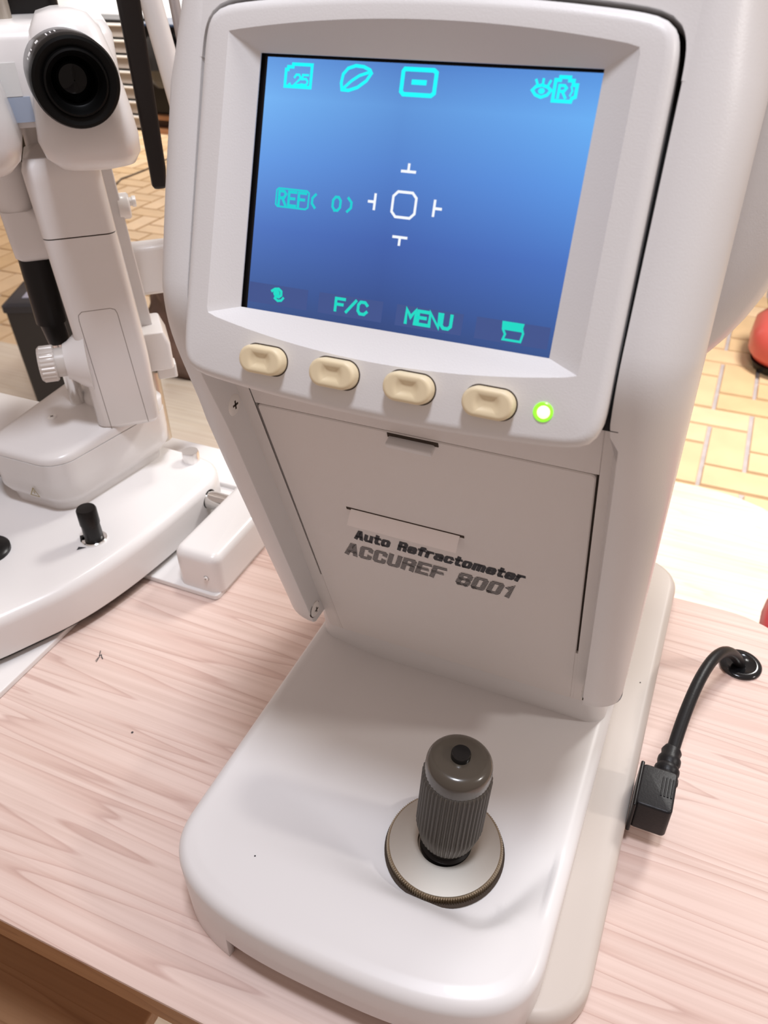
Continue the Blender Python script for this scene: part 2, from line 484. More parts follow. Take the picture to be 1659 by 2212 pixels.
# frame strips around the door
bm = B()
HWD = 0.0792
for x0, x1 in ((-0.0882, -HWD - 0.0007), (HWD + 0.0012, 0.0882)):
    box(bm, x0, x1, -0.222, 0.03, -0.006, 0.0, DM)
box(bm, -HWD - 0.0007, HWD + 0.0012, 0.0008, 0.03, -0.006, 0.0, DM)
obj('door_surround', bm, DOORM, rf, 0.0004, 2)
bm = B()
loft(bm, [[(*p, h) for p in offset_poly(pp, d)] for pp, h, d in [(rrect(-HWD, HWD, -0.2225, 0.0, 0.0025, 4), -0.004, 0), (rrect(-HWD, HWD, -0.2225, 0.0, 0.0025, 4), -0.0005, 0), (rrect(-HWD, HWD, -0.2225, 0.0, 0.0025, 4), 0.0, 0.0005)]], M=DM)
door = obj('printer_door', bm, DOORM, rf)
bm = B()
box(bm, -HWD - 0.0012, -HWD + 0.0004, -0.152, 0.002, -0.0035, -0.0025, DM)
box(bm, HWD - 0.0004, HWD + 0.0014, -0.160, 0.002, -0.0035, -0.0020, DM)
box(bm, -HWD, HWD, -0.0005, 0.0012, -0.0035, -0.0025, DM)
obj('door_seam', bm, GAPB, rf)
for a, b, v in ((-HWD - 0.0012, -HWD + 0.0002, -0.152), (HWD - 0.0002, HWD + 0.0014, -0.160)):
    bm = B(); box(bm, a, b, -0.2225, v, -0.004, -0.0001, DM); obj('door_hinge_strip', bm, DOORM, rf)
# latch, slot and paper
bm = B(); box(bm, -0.0128, 0.0112, -0.0030, -0.0004, 0.0, 0.0003, DM)
obj('latch_recess', bm, GAPB, door)
bm = B(); slab(bm, rrect(-0.0124, 0.0096, -0.0052, -0.0022, 0.0010, 3), 0.0, 0.0050, 0.0008, DM)
obj('latch_tab', bm, WHITE, door)
bm = B(); box(bm, -0.0460, 0.0188, -0.0702, -0.0683, -0.001, 0.0002, DM)
obj('paper_slot', bm, GAPB, door)
bm = B()
rows = [(-0.0690, 0.0003), (-0.0705, 0.0016), (-0.0725, 0.0030), (-0.0748, 0.0044), (-0.0772, 0.0056)]
loft(bm, [[(-0.0432 - 0.0016 * k / 4, v, h), (0.0166 - 0.0008 * k / 4, v, h), (0.0166 - 0.0008 * k / 4, v - 0.0001, h - 0.00025), (-0.0432 - 0.0016 * k / 4, v - 0.0001, h - 0.00025)] for k, (v, h) in enumerate(rows)], M=DM)
obj('paper_strip', bm, PAPER, door, sharp=60)
# lettering
HG = {'A': [[(0,0),(.42,1),(.62,1),(1,0)],[(.2,.3),(.82,.3)]], 'C': [[(1,.76),(1,.92),(.85,1),(.15,1),(0,.9),(0,.1),(.15,0),(.85,0),(1,.08),(1,.24)]],
      'U': [[(0,1),(0,.1),(.15,0),(.85,0),(1,.1),(1,1)]], 'R': [[(0,0),(0,1),(.85,1),(1,.9),(1,.6),(.85,.5),(0,.5)],[(.75,.5),(1,.36),(1,0)]],
      'E': [[(1,1),(0,1),(0,0),(1,0)],[(0,.5),(.85,.5)]], 'F': [[(1,1),(0,1),(0,0)],[(0,.5),(.85,.5)]],
      '8': [[(.15,0),(0,.1),(0,.42),(.15,.52),(0,.62),(0,.9),(.15,1),(.85,1),(1,.9),(1,.62),(.85,.52),(1,.42),(1,.1),(.85,0)],[(.15,.52),(.85,.52)],[(.15,0),(.85,0)]],
      '0': [[(.15,0),(0,.1),(0,.9),(.15,1),(.85,1),(1,.9),(1,.1),(.85,0),(.1,0)]], '1': [[(.1,.78),(.55,1),(.55,0)]],
      'u': [[(0,.7),(0,.1),(.15,0),(1,0)],[(1,.7),(1,0)]], 't': [[(.35,1),(.35,.1),(.5,0),(1,0)],[(0,.7),(1,.7)]],
      'o': [[(.15,0),(0,.1),(0,.6),(.15,.7),(.85,.7),(1,.6),(1,.1),(.85,0),(.1,0)]], 'e': [[(1,.12),(.85,0),(.15,0),(0,.1),(0,.6),(.15,.7),(.85,.7),(1,.6),(1,.36),(.05,.36)]],
      'f': [[(1,1),(.5,1),(.4,.9),(.4,0)],[(0,.7),(1,.7)]], 'r': [[(0,.7),(0,0)],[(0,.55),(.4,.7),(1,.7)]],
      'a': [[(.05,.66),(.85,.7),(1,.6),(1,0),(.15,0),(0,.1),(0,.3),(.15,.38),(1,.38)]], 'c': [[(1,.56),(.85,.7),(.15,.7),(0,.6),(0,.1),(.15,0),(.85,0),(1,.14)]],
      'm': [[(0,0),(0,.7),(.9,.7),(1,.6),(1,0)],[(.5,.7),(.5,0)]]}
HW = {'m': 1.55, 't': .66, 'f': .70, 'r': .74, '1': .75, ' ': .55}
def heavy(bm, text, x0, x1, base, cap, wd, shear, M, gap=0.55):
    tot = sum(HW.get(c, 1) for c in text); n = len(text)
    cw_ = (x1 - x0 - shear * cap - wd) / (tot + gap * (n - 1)); x = x0 + wd / 2
    for c in text:
        for st_ in HG.get(c, []):
            pts_ = [(x + px * cw_ * HW.get(c, 1), wd * 0.5 + py * (cap - wd)) for px, py in st_]
            stroke(bm, [(px + shear * py, base + py) for px, py in pts_], wd, M, h=0.0002)
        x += cw_ * (HW.get(c, 1) + gap)
bm = B(); heavy(bm, 'Auto Refractometer', -0.0470, 0.0512, -0.0985, 0.0096, 0.0021, 0.30, DM, 0.78)
tag(obj('model_lettering', bm, INK, door), 'dark italic line of printed letters')
STR = bpy.data.materials.new('striped_print'); STR.use_nodes = True
nt = STR.node_tree; bs = nt.nodes['Principled BSDF']; bs.inputs['Roughness'].default_value = 0.6
tc = nt.nodes.new('ShaderNodeTexCoord'); sp = nt.nodes.new('ShaderNodeSeparateXYZ'); nt.links.new(tc.outputs['Object'], sp.inputs[0])
mu = nt.nodes.new('ShaderNodeMath'); mu.operation = 'MULTIPLY'; mu.inputs[1].default_value = 1 / (0.00148 * 0.9487)
nt.links.new(sp.outputs['Z'], mu.inputs[0])
fr = nt.nodes.new('ShaderNodeMath'); fr.operation = 'FRACT'; nt.links.new(mu.outputs[0], fr.inputs[0])
gt = nt.nodes.new('ShaderNodeMath'); gt.operation = 'GREATER_THAN'; gt.inputs[1].default_value = 0.70; nt.links.new(fr.outputs[0], gt.inputs[0])
mx = nt.nodes.new('ShaderNodeMixRGB'); mx.inputs[1].default_value = (0.034, 0.034, 0.040, 1); mx.inputs[2].default_value = (0.62, 0.58, 0.55, 1)
nt.links.new(gt.outputs[0], mx.inputs[0]); nt.links.new(mx.outputs[0], bs.inputs['Base Color'])
bm = B(); heavy(bm, 'ACCUREF 8001', -0.0566, 0.0470, -0.1180, 0.0140, 0.0028, 0.30, DM, 0.70)
tag(obj('model_number_lettering', bm, STR, door), 'bold striped italic model lettering')

# head cover: two cheeks and a bridge over the monitor
T = math.tan(math.radians(21.5))
def scr_y(z, off=0.0): return 0.2646 + T * (z - 0.3878) - off / math.cos(math.radians(21.5))
def cheek_profile():
    pts = [(0.42, 0.545), (0.352, 0.545), (0.338, 0.538), (scr_y(0.52, 0.0), 0.52)]
    for z in (0.50, 0.48, 0.465, 0.45, 0.44, 0.43, 0.42, 0.40, 0.385, 0.37, 0.36): pts.append((scr_y(z, 0.0005), z))
    a = (scr_y(0.352, 0.0005), 0.352); b = (dplane_y(0.264, 0.014), 0.264)
    pts += bez(a, (scr_y(0.330, 0.0005), 0.330), (dplane_y(0.300, 0.014), 0.300), b, 14)
    for z in (0.24, 0.20, 0.16, 0.12, 0.104): pts.append((dplane_y(z, 0.014), z))
    pts += [(dplane_y(0.0965, 0.0135), 0.0955), (dplane_y(0.095, 0.011), 0.0935), (0.42, 0.0935)]
    return pts
CP = cheek_profile()
XO, XI, XIL = 0.1085, 0.0841, 0.0880
def cheek(s):
    bm = B()
    rings = []
    KZ = [(0.0, 0.012), (0.24, 0.011), (0.27, 0.012), (0.30, 0.021), (0.34, 0.031), (0.38, 0.026), (0.42, 0.026), (0.435, 0.036), (0.46, 0.060), (0.60, 0.066)]
    def rz(z):
        for (z0, r0), (z1_, r1_) in zip(KZ[:-1], KZ[1:]):
            if z <= z1_: return r0 + (r1_ - r0) * max(0, (z - z0)) / (z1_ - z0)
        return KZ[-1][1]
    UN = offset_poly([(p[0], p[1]) for p in CP], 1.0)
    def shift(d, var=False):
        out = []
        for (y, z), (qy, qz) in zip(CP, UN):
            k = d * (rz(z) if var else 1.0)
            if y > 0.415: out.append((y, z))
            else: out.append((y + (qy - y) * k, z + (qz - z) * k))
        return out
    # orientation test so that offsets go inwards
    ar = sum(CP[i][0] * CP[(i+1) % len(CP)][1] - CP[(i+1) % len(CP)][0] * CP[i][1] for i in range(len(CP)))
    sg = 1 if ar > 0 else -1
    def xin(z): return XI + (XIL - XI) * (1 - smooth(0.314, 0.321, z))
    r1 = 0.0003
    q0 = shift(sg * r1)
    rings.append([(s * xin(z), y, z) for (y, z) in q0])
    rings.append([(s * (xin(z0) + r1 * 0.3), y, z) for (y, z), (_, z0) in zip(shift(sg * r1 * 0.3), CP)])
    rings.append([(s * (xin(z) + r1), y, z) for (y, z) in CP])
    for i in range(0, 9):
        a = math.pi / 2 * i / 8
        rings.append([(s * (XO - 0.020 + 0.020 * math.sin(a)), y, z) for (y, z) in shift(sg * (1 - math.cos(a)), True)])
    loft(bm, rings, True, True, True)
    return bm
bm = cheek(-1); bm2 = cheek(1)
tmp = bpy.data.meshes.new('t'); bm2.to_mesh(tmp); bm2.free(); bm.from_mesh(tmp); bpy.data.meshes.remove(tmp)
# bridge above the monitor
SCR = Vector((0, math.sin(math.radians(21.5)), math.cos(math.radians(21.5))))
SNn = Vector((0, -math.cos(math.radians(21.5)), math.sin(math.radians(21.5))))
SM = frame((0, 0.2646, 0.3878), (1, 0, 0), SCR, SNn)      # local: u, v, out of the screen
HCB = bm
# rear head housing
bm = B(); rings = []
def sup(a, b, n, y, cz, N=72):
    out = []
    for i in range(N):
        t = 2 * math.pi * i / N; c, s_ = math.cos(t), math.sin(t)
        out.append((a * math.copysign(abs(c) ** (2 / n), c), y, cz + b * math.copysign(abs(s_) ** (2 / n), s_)))
    return out
for y, k in ((0.345, 0.80), (0.347, 0.90), (0.352, 0.96), (0.362, 0.99), (0.375, 1.0), (0.55, 1.0), (0.58, 0.97), (0.60, 0.88), (0.61, 0.7)):
    rings.append(sup(0.139 * k, 0.175 * k, 3.0, y, 0.445))
loft(bm, rings); obj('rear_head_housing', bm, WHITE, rf, sharp=60)
bm = B(); slab(bm, rrect(-0.108, 0.108, 0.385, 0.50, 0.012, 6), 0.058, 0.33, 0.004)
obj('rear_column_cover', bm, WHITE, rf, sharp=50)
# dark frame that shows through the gap round the monitor
bm = B(); box(bm, -0.0872, 0.0872, -0.066, 0.072, -0.05, -0.0105, SM)
obj('gap_liner', bm, SEAM, rf)

# monitor bezel
def resample(pts, n):
    P = [Vector(p) for p in pts] + [Vector(pts[0])]
    L = [0]
    for a, b in zip(P[:-1], P[1:]): L.append(L[-1] + (b - a).length)
    out = []; j = 0
    for i in range(n):
        s = L[-1] * i / n
        while L[j + 1] < s: j += 1
        t = (s - L[j]) / max(1e-9, L[j + 1] - L[j]); out.append(tuple(P[j].lerp(P[j + 1], t)))
    return out
def curved_rect(hw_t, hw_b, vt, vb, bt, bb, rc, n=25):
    """four sides with n points each; sides arc by bt / bb; corners rounded by rc"""
    sides = []
    def top(t): u = -hw_t + 2 * hw_t * t; return (u, vt + bt * (1 - (u / hw_t) ** 2))
    def bot(t): u = hw_b - 2 * hw_b * t; return (u, vb - bb * (1 - (u / hw_b) ** 2))
    P = []
    for i in range(40): P.append(top(i / 40))
    for i in range(30): t = i / 30; P.append((hw_t + (hw_b - hw_t) * t, vt + (vb - vt) * t))
    for i in range(40): P.append(bot(i / 40))
    for i in range(30): t = i / 30; P.append((-hw_b + (hw_t - hw_b) * -t * -1, vb + (vt - vb) * t)) if False else P.append((-hw_b + (hw_b - hw_t) * t, vb + (vt - vb) * t))
    return P   # clockwise
def round_corners(P, rc, it=40):
    if rc <= 0: return P
    Q = resample(P, 560)
    for _ in range(int(it)):
        n = len(Q); Q = [((Q[i-1][0] + 2*Q[i][0] + Q[(i+1) % n][0]) / 4, (Q[i-1][1] + 2*Q[i][1] + Q[(i+1) % n][1]) / 4) for i in range(n)]
    return Q
N_B = 280
outer = curved_rect(0.0820, 0.0832, 0.0575, -0.0718, 0.0052, 0.0045, 0)
outer = round_corners(outer, 1, 90)[::2]
win = resample(curved_rect(0.0706, 0.0716, 0.0488, -0.0480, 0.0052, 0.0072, 0), N_B)
opn = resample(curved_rect(0.0606, 0.0606, 0.0440, -0.0443, 0, 0, 0), N_B)
# bring matching start corners together by polar angle
def by_angle(P, A):
    """point of closed polyline P hit by the ray of angle A"""
    out = []; n = len(P)
    for a in A:
        d = Vector((math.cos(a), math.sin(a))); best = None
        for i in range(n):
            p = Vector(P[i]); q = Vector(P[(i + 1) % n]); e = q - p
            den = d.x * e.y - d.y * e.x
            if abs(den) < 1e-12: continue
            t = (p.x * e.y - p.y * e.x) / den; s = (p.x * d.y - p.y * d.x) / den
            if t > 0 and -1e-6 <= s <= 1 + 1e-6: best = d * t
        out.append((best.x, best.y))
    return out
corner_a = [math.atan2(0.0440, 0.0606), math.atan2(0.0440, -0.0606), math.atan2(-0.0443, -0.0606) + 2*math.pi, math.atan2(-0.0443, 0.0606) + 2*math.pi]
AA = []
ca = corner_a + [corner_a[0] + 2*math.pi]
for a, b in zip(ca[:-1], ca[1:]):
    AA += [a + (b - a) * i / 60 for i in range(60)]
opn = by_angle(opn, AA)
corner_w = [math.atan2(0.0488, 0.0706), math.atan2(0.0488, -0.0706), math.atan2(-0.0480, -0.0716) + 2*math.pi, math.atan2(-0.0480, 0.0716) + 2*math.pi]
AW = []
cw = corner_w + [corner_w[0] + 2*math.pi]
for a, b in zip(cw[:-1], cw[1:]): AW += [a + (b - a) * i / 60 for i in range(60)]
win = by_angle(win, AW)
out_a = by_angle(outer, AW)
# bridge of the head cover above the monitor, following the bezel with a narrow gap
bo = offset_poly([p for p in out_a], -0.0018)
bo = sorted([p for p in bo if p[1] > 0.040], key=lambda p: math.atan2(p[1], p[0]))
bo = [(max(-0.0841, min(0.0841, p[0])), p[1]) for p in bo]
brp = [(0.0850, 0.14)] + [(-0.0850, 0.14), (-0.0850, bo[-1][1])] + list(reversed(bo)) + [(0.0850, bo[0][1])]
loft(HCB, [[(*p, -0.10) for p in brp], [(*p, 0.0002) for p in brp], [(*p, 0.00055) for p in brp]], M=SM)
obj('head_cover', HCB, WHITE, rf, sharp=50)
R = 0.0042; FO = 0.0042
rings = [[(*p, -0.030) for p in offset_poly(out_a, 0.0010)], [(*p, FO - R) for p in out_a]]
for i in range(1, 8):
    a = math.pi / 2 * i / 7
    rings.append([(*p, FO - R + R * math.sin(a)) for p in offset_poly(out_a, R * (1 - math.cos(a)))])
rings.append([(*p, FO) for p in offset_poly(win, -0.0004)])
rings.append([(*p, FO - 0.0003) for p in win])
rings.append([(*p, -0.0014) for p in opn])
rings.append([(*p, -0.0019) for p in opn])
bm = B(); loft(bm, rings, True, False, False, SM)
bezel = obj('monitor_bezel', bm, WHITE, rf, sharp=28)

# screen
SCM = bpy.data.materials.new('lcd_glow_gradient'); SCM.use_nodes = True
nt = SCM.node_tree; bs = nt.nodes['Principled BSDF']; bs.inputs['Base Color'].default_value = (0.01, 0.012, 0.02, 1); bs.inputs['Roughness'].default_value = 0.25
tc = nt.nodes.new('ShaderNodeTexCoord'); sp = nt.nodes.new('ShaderNodeSeparateXYZ'); nt.links.new(tc.outputs['Generated'], sp.inputs[0])
ry = ramp_node(nt, [(0.0, (0.024, 0.060, 0.20)), (0.10, (0.028, 0.075, 0.26)), (0.35, (0.048, 0.125, 0.42)), (0.62, (0.085, 0.235, 0.62)), (0.85, (0.120, 0.330, 0.72)), (1.0, (0.085, 0.235, 0.60))])  # backlight and viewing-angle falloff painted into the emission colours
nt.links.new(sp.outputs['Z'], ry.inputs['Fac'])
rx = ramp_node(nt, [(0.0, (1.25, 1.22, 1.12)), (0.12, (1.1, 1.1, 1.05)), (0.45, (0.78, 0.80, 0.86)), (0.8, (0.92, 1.0, 1.02)), (1.0, (1.0, 1.15, 1.12))])
nt.links.new(sp.outputs['X'], rx.inputs['Fac'])
mx = nt.nodes.new('ShaderNodeMixRGB'); mx.blend_type = 'MULTIPLY'; mx.inputs[0].default_value = 1
nt.links.new(ry.outputs['Color'], mx.inputs[1]); nt.links.new(rx.outputs['Color'], mx.inputs[2])
nt.links.new(mx.outputs[0], bs.inputs['Emission Color']); bs.inputs['Emission Strength'].default_value = 1.1
bm = B(); box(bm, -0.0640, 0.0640, -0.0475, 0.0475, -0.008, -0.0034, SM)
obj('screen_frame', bm, BLACK, rf)
bm = B(); box(bm, -0.0586, 0.0612, -0.0450, 0.0432, -0.0034, -0.0030, SM)
screen = tag(obj('screen', bm, SCM, rf), 'lit blue display')
def emat(name, col, s=1.0):
    return mat(name, (0.0, 0.0, 0.0), 0.5, emit=col, estr=s)
CY = emat('lcd_cyan', (0.0, 0.98, 1.0)); TEAL = emat('lcd_teal', (0.0, 0.64, 0.66)); GRN = emat('lcd_green_cyan', (0.004, 0.70, 0.56)); WHT = emat('lcd_white', (0.92, 0.95, 1.0))
SOFT = emat('lcd_softkey', (0.045, 0.082, 0.26))
H = -0.00285
GL = {'R': [[(0,0),(0,1),(.7,1),(1,.8),(.7,.5),(0,.5)],[(.5,.5),(1,0)]], 'E': [[(1,1),(0,1),(0,0),(1,0)],[(0,.52),(.8,.52)]],
      'F': [[(1,1),(0,1),(0,0)],[(0,.52),(.8,.52)]], '0': [[(.3,0),(0,.25),(0,.75),(.3,1),(.7,1),(1,.75),(1,.25),(.7,0),(.3,0)]],
      '/': [[(0,0),(1,1)]], 'C': [[(1,.8),(.75,1),(.25,1),(0,.75),(0,.25),(.25,0),(.75,0),(1,.2)]],
      'M': [[(0,0),(0,1),(.5,.45),(1,1),(1,0)]], 'N': [[(0,0),(0,1),(1,0),(1,1)]], 'U': [[(0,1),(0,.2),(.25,0),(.75,0),(1,.2),(1,1)]],
      '2': [[(0,.75),(.25,1),(.75,1),(1,.75),(1,.6),(0,0),(1,0)]], '5': [[(1,1),(.1,1),(.05,.58),(.7,.62),(1,.4),(.95,.15),(.7,0),(0,.05)]]}
def word(bm, s, u0, u1, v0, v1, wd, gap=0.28):
    n = len(s); cwid = (u1 - u0) / (n + gap * (n - 1))
    for i, ch in enumerate(s):
        x = u0 + i * cwid * (1 + gap)
        for st_ in GL[ch]:
            stroke(bm, [(x + px * cwid, v0 + py * (v1 - v0)) for px, py in st_], wd, SM, h=H)
def icon(name, material, fn):
    bm = B(); fn(bm); return obj(name, bm, material, screen)
def f_doc(bm):
    stroke(bm, [(-.0480,.0412),(-.0405,.0412),(-.0405,.0340),(-.0507,.0340),(-.0507,.0394),(-.0499,.0394),(-.0499,.0403),(-.0480,.0403)], .0011, SM, True, h=H)
    word(bm, '25', -.0470, -.0418, .0347, .0379, .00075)
    stroke(bm, [(-.0490,.0347),(-.0488,.0348)], .0008, SM, h=H)
icon('step_setting_icon', CY, f_doc)
def f_leaf(bm):
    stroke(bm, [(-.0281,.0340),(-.0286,.0361),(-.0282,.0389),(-.0265,.0408),(-.0237,.0417),(-.0207,.0415),(-.0183,.0406),(-.0176,.0396),(-.0192,.0372),(-.0223,.0350),(-.0256,.0339)], .0011, SM, True, h=H)
    stroke(bm, [(-.0276,.0345),(-.0247,.0370),(-.0220,.0387),(-.0190,.0397)], .0010, SM, h=H)
icon('lens_icon', CY, f_leaf)
def f_minus(bm):
    stroke(bm, [(-.0055,.0415),(.0049,.0415),(.0059,.0408),(.0059,.0346),(.0049,.0338),(-.0051,.0338),(-.0060,.0346),(-.0060,.0408)], .0014, SM, True, h=H)
    stroke(bm, [(-.0018,.03765),(.0020,.03765)], .0016, SM, h=H)
icon('minus_cylinder_icon', CY, f_minus)
def f_eye(bm):
    stroke(bm, [(.0389,.0373),(.0399,.0384),(.0418,.0389),(.0437,.0384),(.0449,.0375),(.0439,.0361),(.0420,.0354),(.0401,.0360)], .0010, SM, True, h=H)
    poly(bm, [(.0419 + .0011*math.cos(a*math.pi/8), .0372 + .0009*math.sin(a*math.pi/8)) for a in range(16)], SM, H)
    for a, b in (((.0397,.0402),(.0404,.0388)), ((.0420,.0405),(.0420,.0389)), ((.0443,.0401),(.0437,.0388))): stroke(bm, [a, b], .0008, SM, h=H)
icon('eye_icon', CY, f_eye)
def f_rbox(bm):
    stroke(bm, [(.0459,.0406),(.0473,.0406),(.0473,.0415),(.0503,.0415),(.0503,.0406),(.0516,.0406),(.0516,.0394),(.0529,.0394),(.0529,.0360),(.0519,.0356),(.0517,.0346),(.0459,.0346)], .0011, SM, True, h=H)
    word(bm, 'R', .0474, .0497, .0357, .0391, .0009)
    stroke(bm, [(.0512,.0388),(.0517,.0377),(.0512,.0364)], .0006, SM, h=H)
icon('right_eye_icon', CY, f_rbox)
def f_ref(bm):
    stroke(bm, [(-.0493,.0000),(-.0377,.0000),(-.0367,-.0007),(-.0367,-.0056),(-.0377,-.0063),(-.0493,-.0063),(-.0501,-.0056),(-.0501,-.0007)], .0006, SM, True, h=H)
    word(bm, 'REF', -.0489, -.0380, -.0056, -.0009, .0010, .45)
    stroke(bm, [(-.0340,-.0009),(-.0352,-.0022),(-.0352,-.0040),(-.0340,-.0053)], .0009, SM, h=H)
    word(bm, '0', -.0268, -.0238, -.0054, -.0009, .0009)
    stroke(bm, [(-.0208,-.0009),(-.0195,-.0022),(-.0195,-.0040),(-.0208,-.0053)], .0009, SM, h=H)
icon('reading_counter', TEAL, f_ref)
def f_target(bm):
    for a, b, c, d in (((.0005,.0120),(.0005,.0098),(-.0018,.0098),(.0029,.0098)), ((-.0128,-.0011),(-.0106,-.0011),(-.0106,.0013),(-.0106,-.0034)),
                       ((.0117,-.0011),(.0141,-.0011),(.0117,.0013),(.0117,-.0034)), ((.0006,-.0118),(.0006,-.0142),(-.0018,-.0118),(.0030,-.0118))):
        stroke(bm, [a, b], .0009, SM, h=H); stroke(bm, [c, d], .0009, SM, h=H)
    stroke(bm, [(-.0022,.0031),(.0032,.0031),(.0048,.0015),(.0048,-.0036),(.0032,-.0052),(-.0022,-.0052),(-.0038,-.0036),(-.0038,.0015)], .0009, SM, True, h=H)
icon('target_marks', WHT, f_target)
for k, (u0, u1) in enumerate(((-.0583, -.0330), (-.0283, -.0024), (.0030, .0282), (.0330, .0590))):
    bm = B(); poly(bm, [(u0, -.0418), (u1, -.0418), (u1, -.0344), (u0, -.0344)], SM, -0.00295); obj('softkey_field', bm, SOFT, screen)
def f_sw(bm):
    stroke(bm, [(-.0482,-.0366),(-.0470,-.0358),(-.0455,-.0356),(-.0443,-.0364),(-.0442,-.0378),(-.0452,-.0386),(-.0466,-.0384)], .0010, SM, h=H)
    poly(bm, [(-.0463 + .0014*math.cos(a*math.pi/6), -.0373 + .0013*math.sin(a*math.pi/6)) for a in range(12)], SM, H)
    stroke(bm, [(-.0468,-.0392),(-.0455,-.0400),(-.0440,-.0397),(-.0433,-.0388)], .0009, SM, h=H)
icon('refresh_icon', GRN, f_sw)
icon('focus_lettering', GRN, lambda bm: word(bm, 'F/C', -.0212, -.0086, -.0399, -.0357, .0011, .35))
icon('menu_lettering', GRN, lambda bm: word(bm, 'MENU', .0070, .0240, -.0402, -.0357, .0012, .3))
def f_prn(bm):
    stroke(bm, [(.0426,-.0349),(.0495,-.0349),(.0493,-.0362),(.0500,-.0378),(.0495,-.0406),(.0433,-.0406),(.0438,-.0388),(.0428,-.0372)], .0008, SM, True, h=H)
    for k in range(4): stroke(bm, [(.0432,-.0354 - k*.0006),(.0493,-.0354 - k*.0006)], .0004, SM, h=H)
    poly(bm, [(.0428,-.0350),(.0494,-.0350),(.0496,-.0374),(.0432,-.0374)], SM, H - 0.00003)
icon('print_icon', GRN, f_prn)

# keys and pilot light
def key(u, v):
    bm = B(); a, b = 0.0092, 0.0052
    ol = rrect(-a, a, -b, b, b - 0.0001, 10)
    bm_r = [[(*p, 0.0) for p in ol], [(*p, 0.0040) for p in ol]]
    for i in range(1, 6):
        t = math.pi / 2 * i / 5
        bm_r.append([(*p, 0.0040 + 0.0014 * math.sin(t)) for p in offset_poly(ol, 0.0014 * (1 - math.cos(t)))])
    base = offset_poly(ol, 0.0014)
    for k in range(1, 19):
        t = k / 18; ring = []
        for x, y in base:
            cx = max(-0.004, min(0.004, x)) * 1.0
            px, py = x * (1 - t) + cx * (1 - t) * t * 0.3, y * (1 - t)
            d = (px / 0.0037) ** 2 + (py / 0.0037) ** 2
            ring.append((px, py, 0.0054 - 0.0013 * math.exp(-d * d)))
        bm_r.append(ring)
    loft(bm, bm_r, True, True, True, SM @ Matrix.Translation((u, v, FO - 0.0004)))
    return bm
for u in (-0.0443, -0.0145, 0.0150, 0.0445):
    kb = obj('soft_key', key(u, -0.0618), BEIGE, rf, sharp=60)
    bm = B(); ol = rrect(-0.0097, 0.0097, -0.0057, 0.0057, 0.0056, 10)
    loft(bm, [[(*p, FO + 0.00004) for p in ol], [(*p, FO + 0.00012) for p in offset_poly(ol, 0.0004)]], M=SM @ Matrix.Translation((u, -0.0618, 0)))
    obj('key_gap', bm, GAPB, kb)
bm = B(); lathe(bm, [(0.0034, FO - 0.001), (0.0034, FO + 0.0003), (0.0030, FO + 0.0006), (0.0026, FO + 0.0004)], 32, SM @ Matrix.Translation((0.0630, -0.0616, 0)))
ring_o = obj('pilot_light_rim', bm, mat('green_lens', (0.25, 0.7, 0.05), 0.3, emit=(0.22, 0.85, 0.02), estr=0.9), rf)
bm = B(); lathe(bm, [(0.0022, FO), (0.0022, FO + 0.0006), (0.0017, FO + 0.0011), (0.0008, FO + 0.0014)], 24, SM @ Matrix.Translation((0.0632, -0.0616, 0)))
obj('pilot_light', bm, mat('green_led', (0.6, 1, 0.4), 0.3, emit=(0.75, 1.0, 0.35), estr=2.2), rf)

# screws on the inner cheek walls
def screw(o, d, r=0.0054, name='screw', parent=None, h=0.0014):
    bm = B(); M = axis_frame(o, d)
    lathe(bm, [(r, -0.0005), (r, h * 0.4), (r * 0.85, h * 0.8), (r * 0.4, h)], 24, M)
    s = obj(name, bm, STEEL, parent, sharp=50)
    bm = B(); lathe(bm, [(r * 1.12, -0.0005), (r * 1.12, 0.00012), (r * 0.98, 0.00012)], 24, M); obj('screw_recess', bm, GAPB, s)
    bm = B()
    box(bm, -r * 0.40, r * 0.40, -r * 0.10, r * 0.10, h * 0.7, h * 1.03, M); box(bm, -r * 0.10, r * 0.10, -r * 0.40, r * 0.40, h * 0.7, h * 1.03, M)
    obj('cross_slot', bm, GAPB, s)
    return s
for s in (-1, 1):
    screw((s * 0.0880, 0.2738, 0.2852), (-s, 0, 0), parent=rf)
    screw((s * 0.0880, 0.3310, 0.1050), (-s, 0, 0), parent=rf)

# joystick
JX, JY, JZ = 0.0369, 0.2392, 0.0472
bm = B(); NK = 150
def kn(r, z, dr): return [((r + (dr if (i % 2) else -dr)) * math.cos(2*math.pi*i/(2*NK)), (r + (dr if (i % 2) else -dr)) * math.sin(2*math.pi*i/(2*NK)), z) for i in range(2*NK)]
JM = frame((JX, JY, JZ))
loft(bm, [kn(0.0318, -0.001, 0.0005), kn(0.0318, 0.0056, 0.0005), kn(0.0312, 0.0064, 0.0), kn(0.0306, 0.0064, 0.0), kn(0.0306, 0.002, 0)], True, True, True, JM)
obj('dial_rim', bm, mat('dark_bronze_metal', (0.42, 0.34, 0.24), 0.30, 1.0), rf, sharp=30)
bm = B(); lathe(bm, [(0.0307, 0.004), (0.0307, 0.0064), (0.018, 0.0076), (0.0150, 0.0078), (0.0146, 0.0050), (0.001, 0.0050)], 72, JM)
obj('joystick_dial', bm, ALU, rf, sharp=30)
bm = B(); lathe(bm, [(0.0335, -0.0004), (0.0335, 0.0006), (0.0325, 0.0008)], 64, JM); obj('dial_recess', bm, GAPB, rf)
ax = Vector((0.0046, 0.004, 0.084)).normalized()
GM = axis_frame((JX + 0.0004, JY, JZ + 0.004), ax, (0, 1, 0))
bm = B(); lathe(bm, [(0.0142, 0.0), (0.0142, 0.0044), (0.0125, 0.0052), (0.0115, 0.016)], 40, GM); obj('joystick_boot', bm, BLACK, rf, sharp=40)
bm = B(); NG = 46
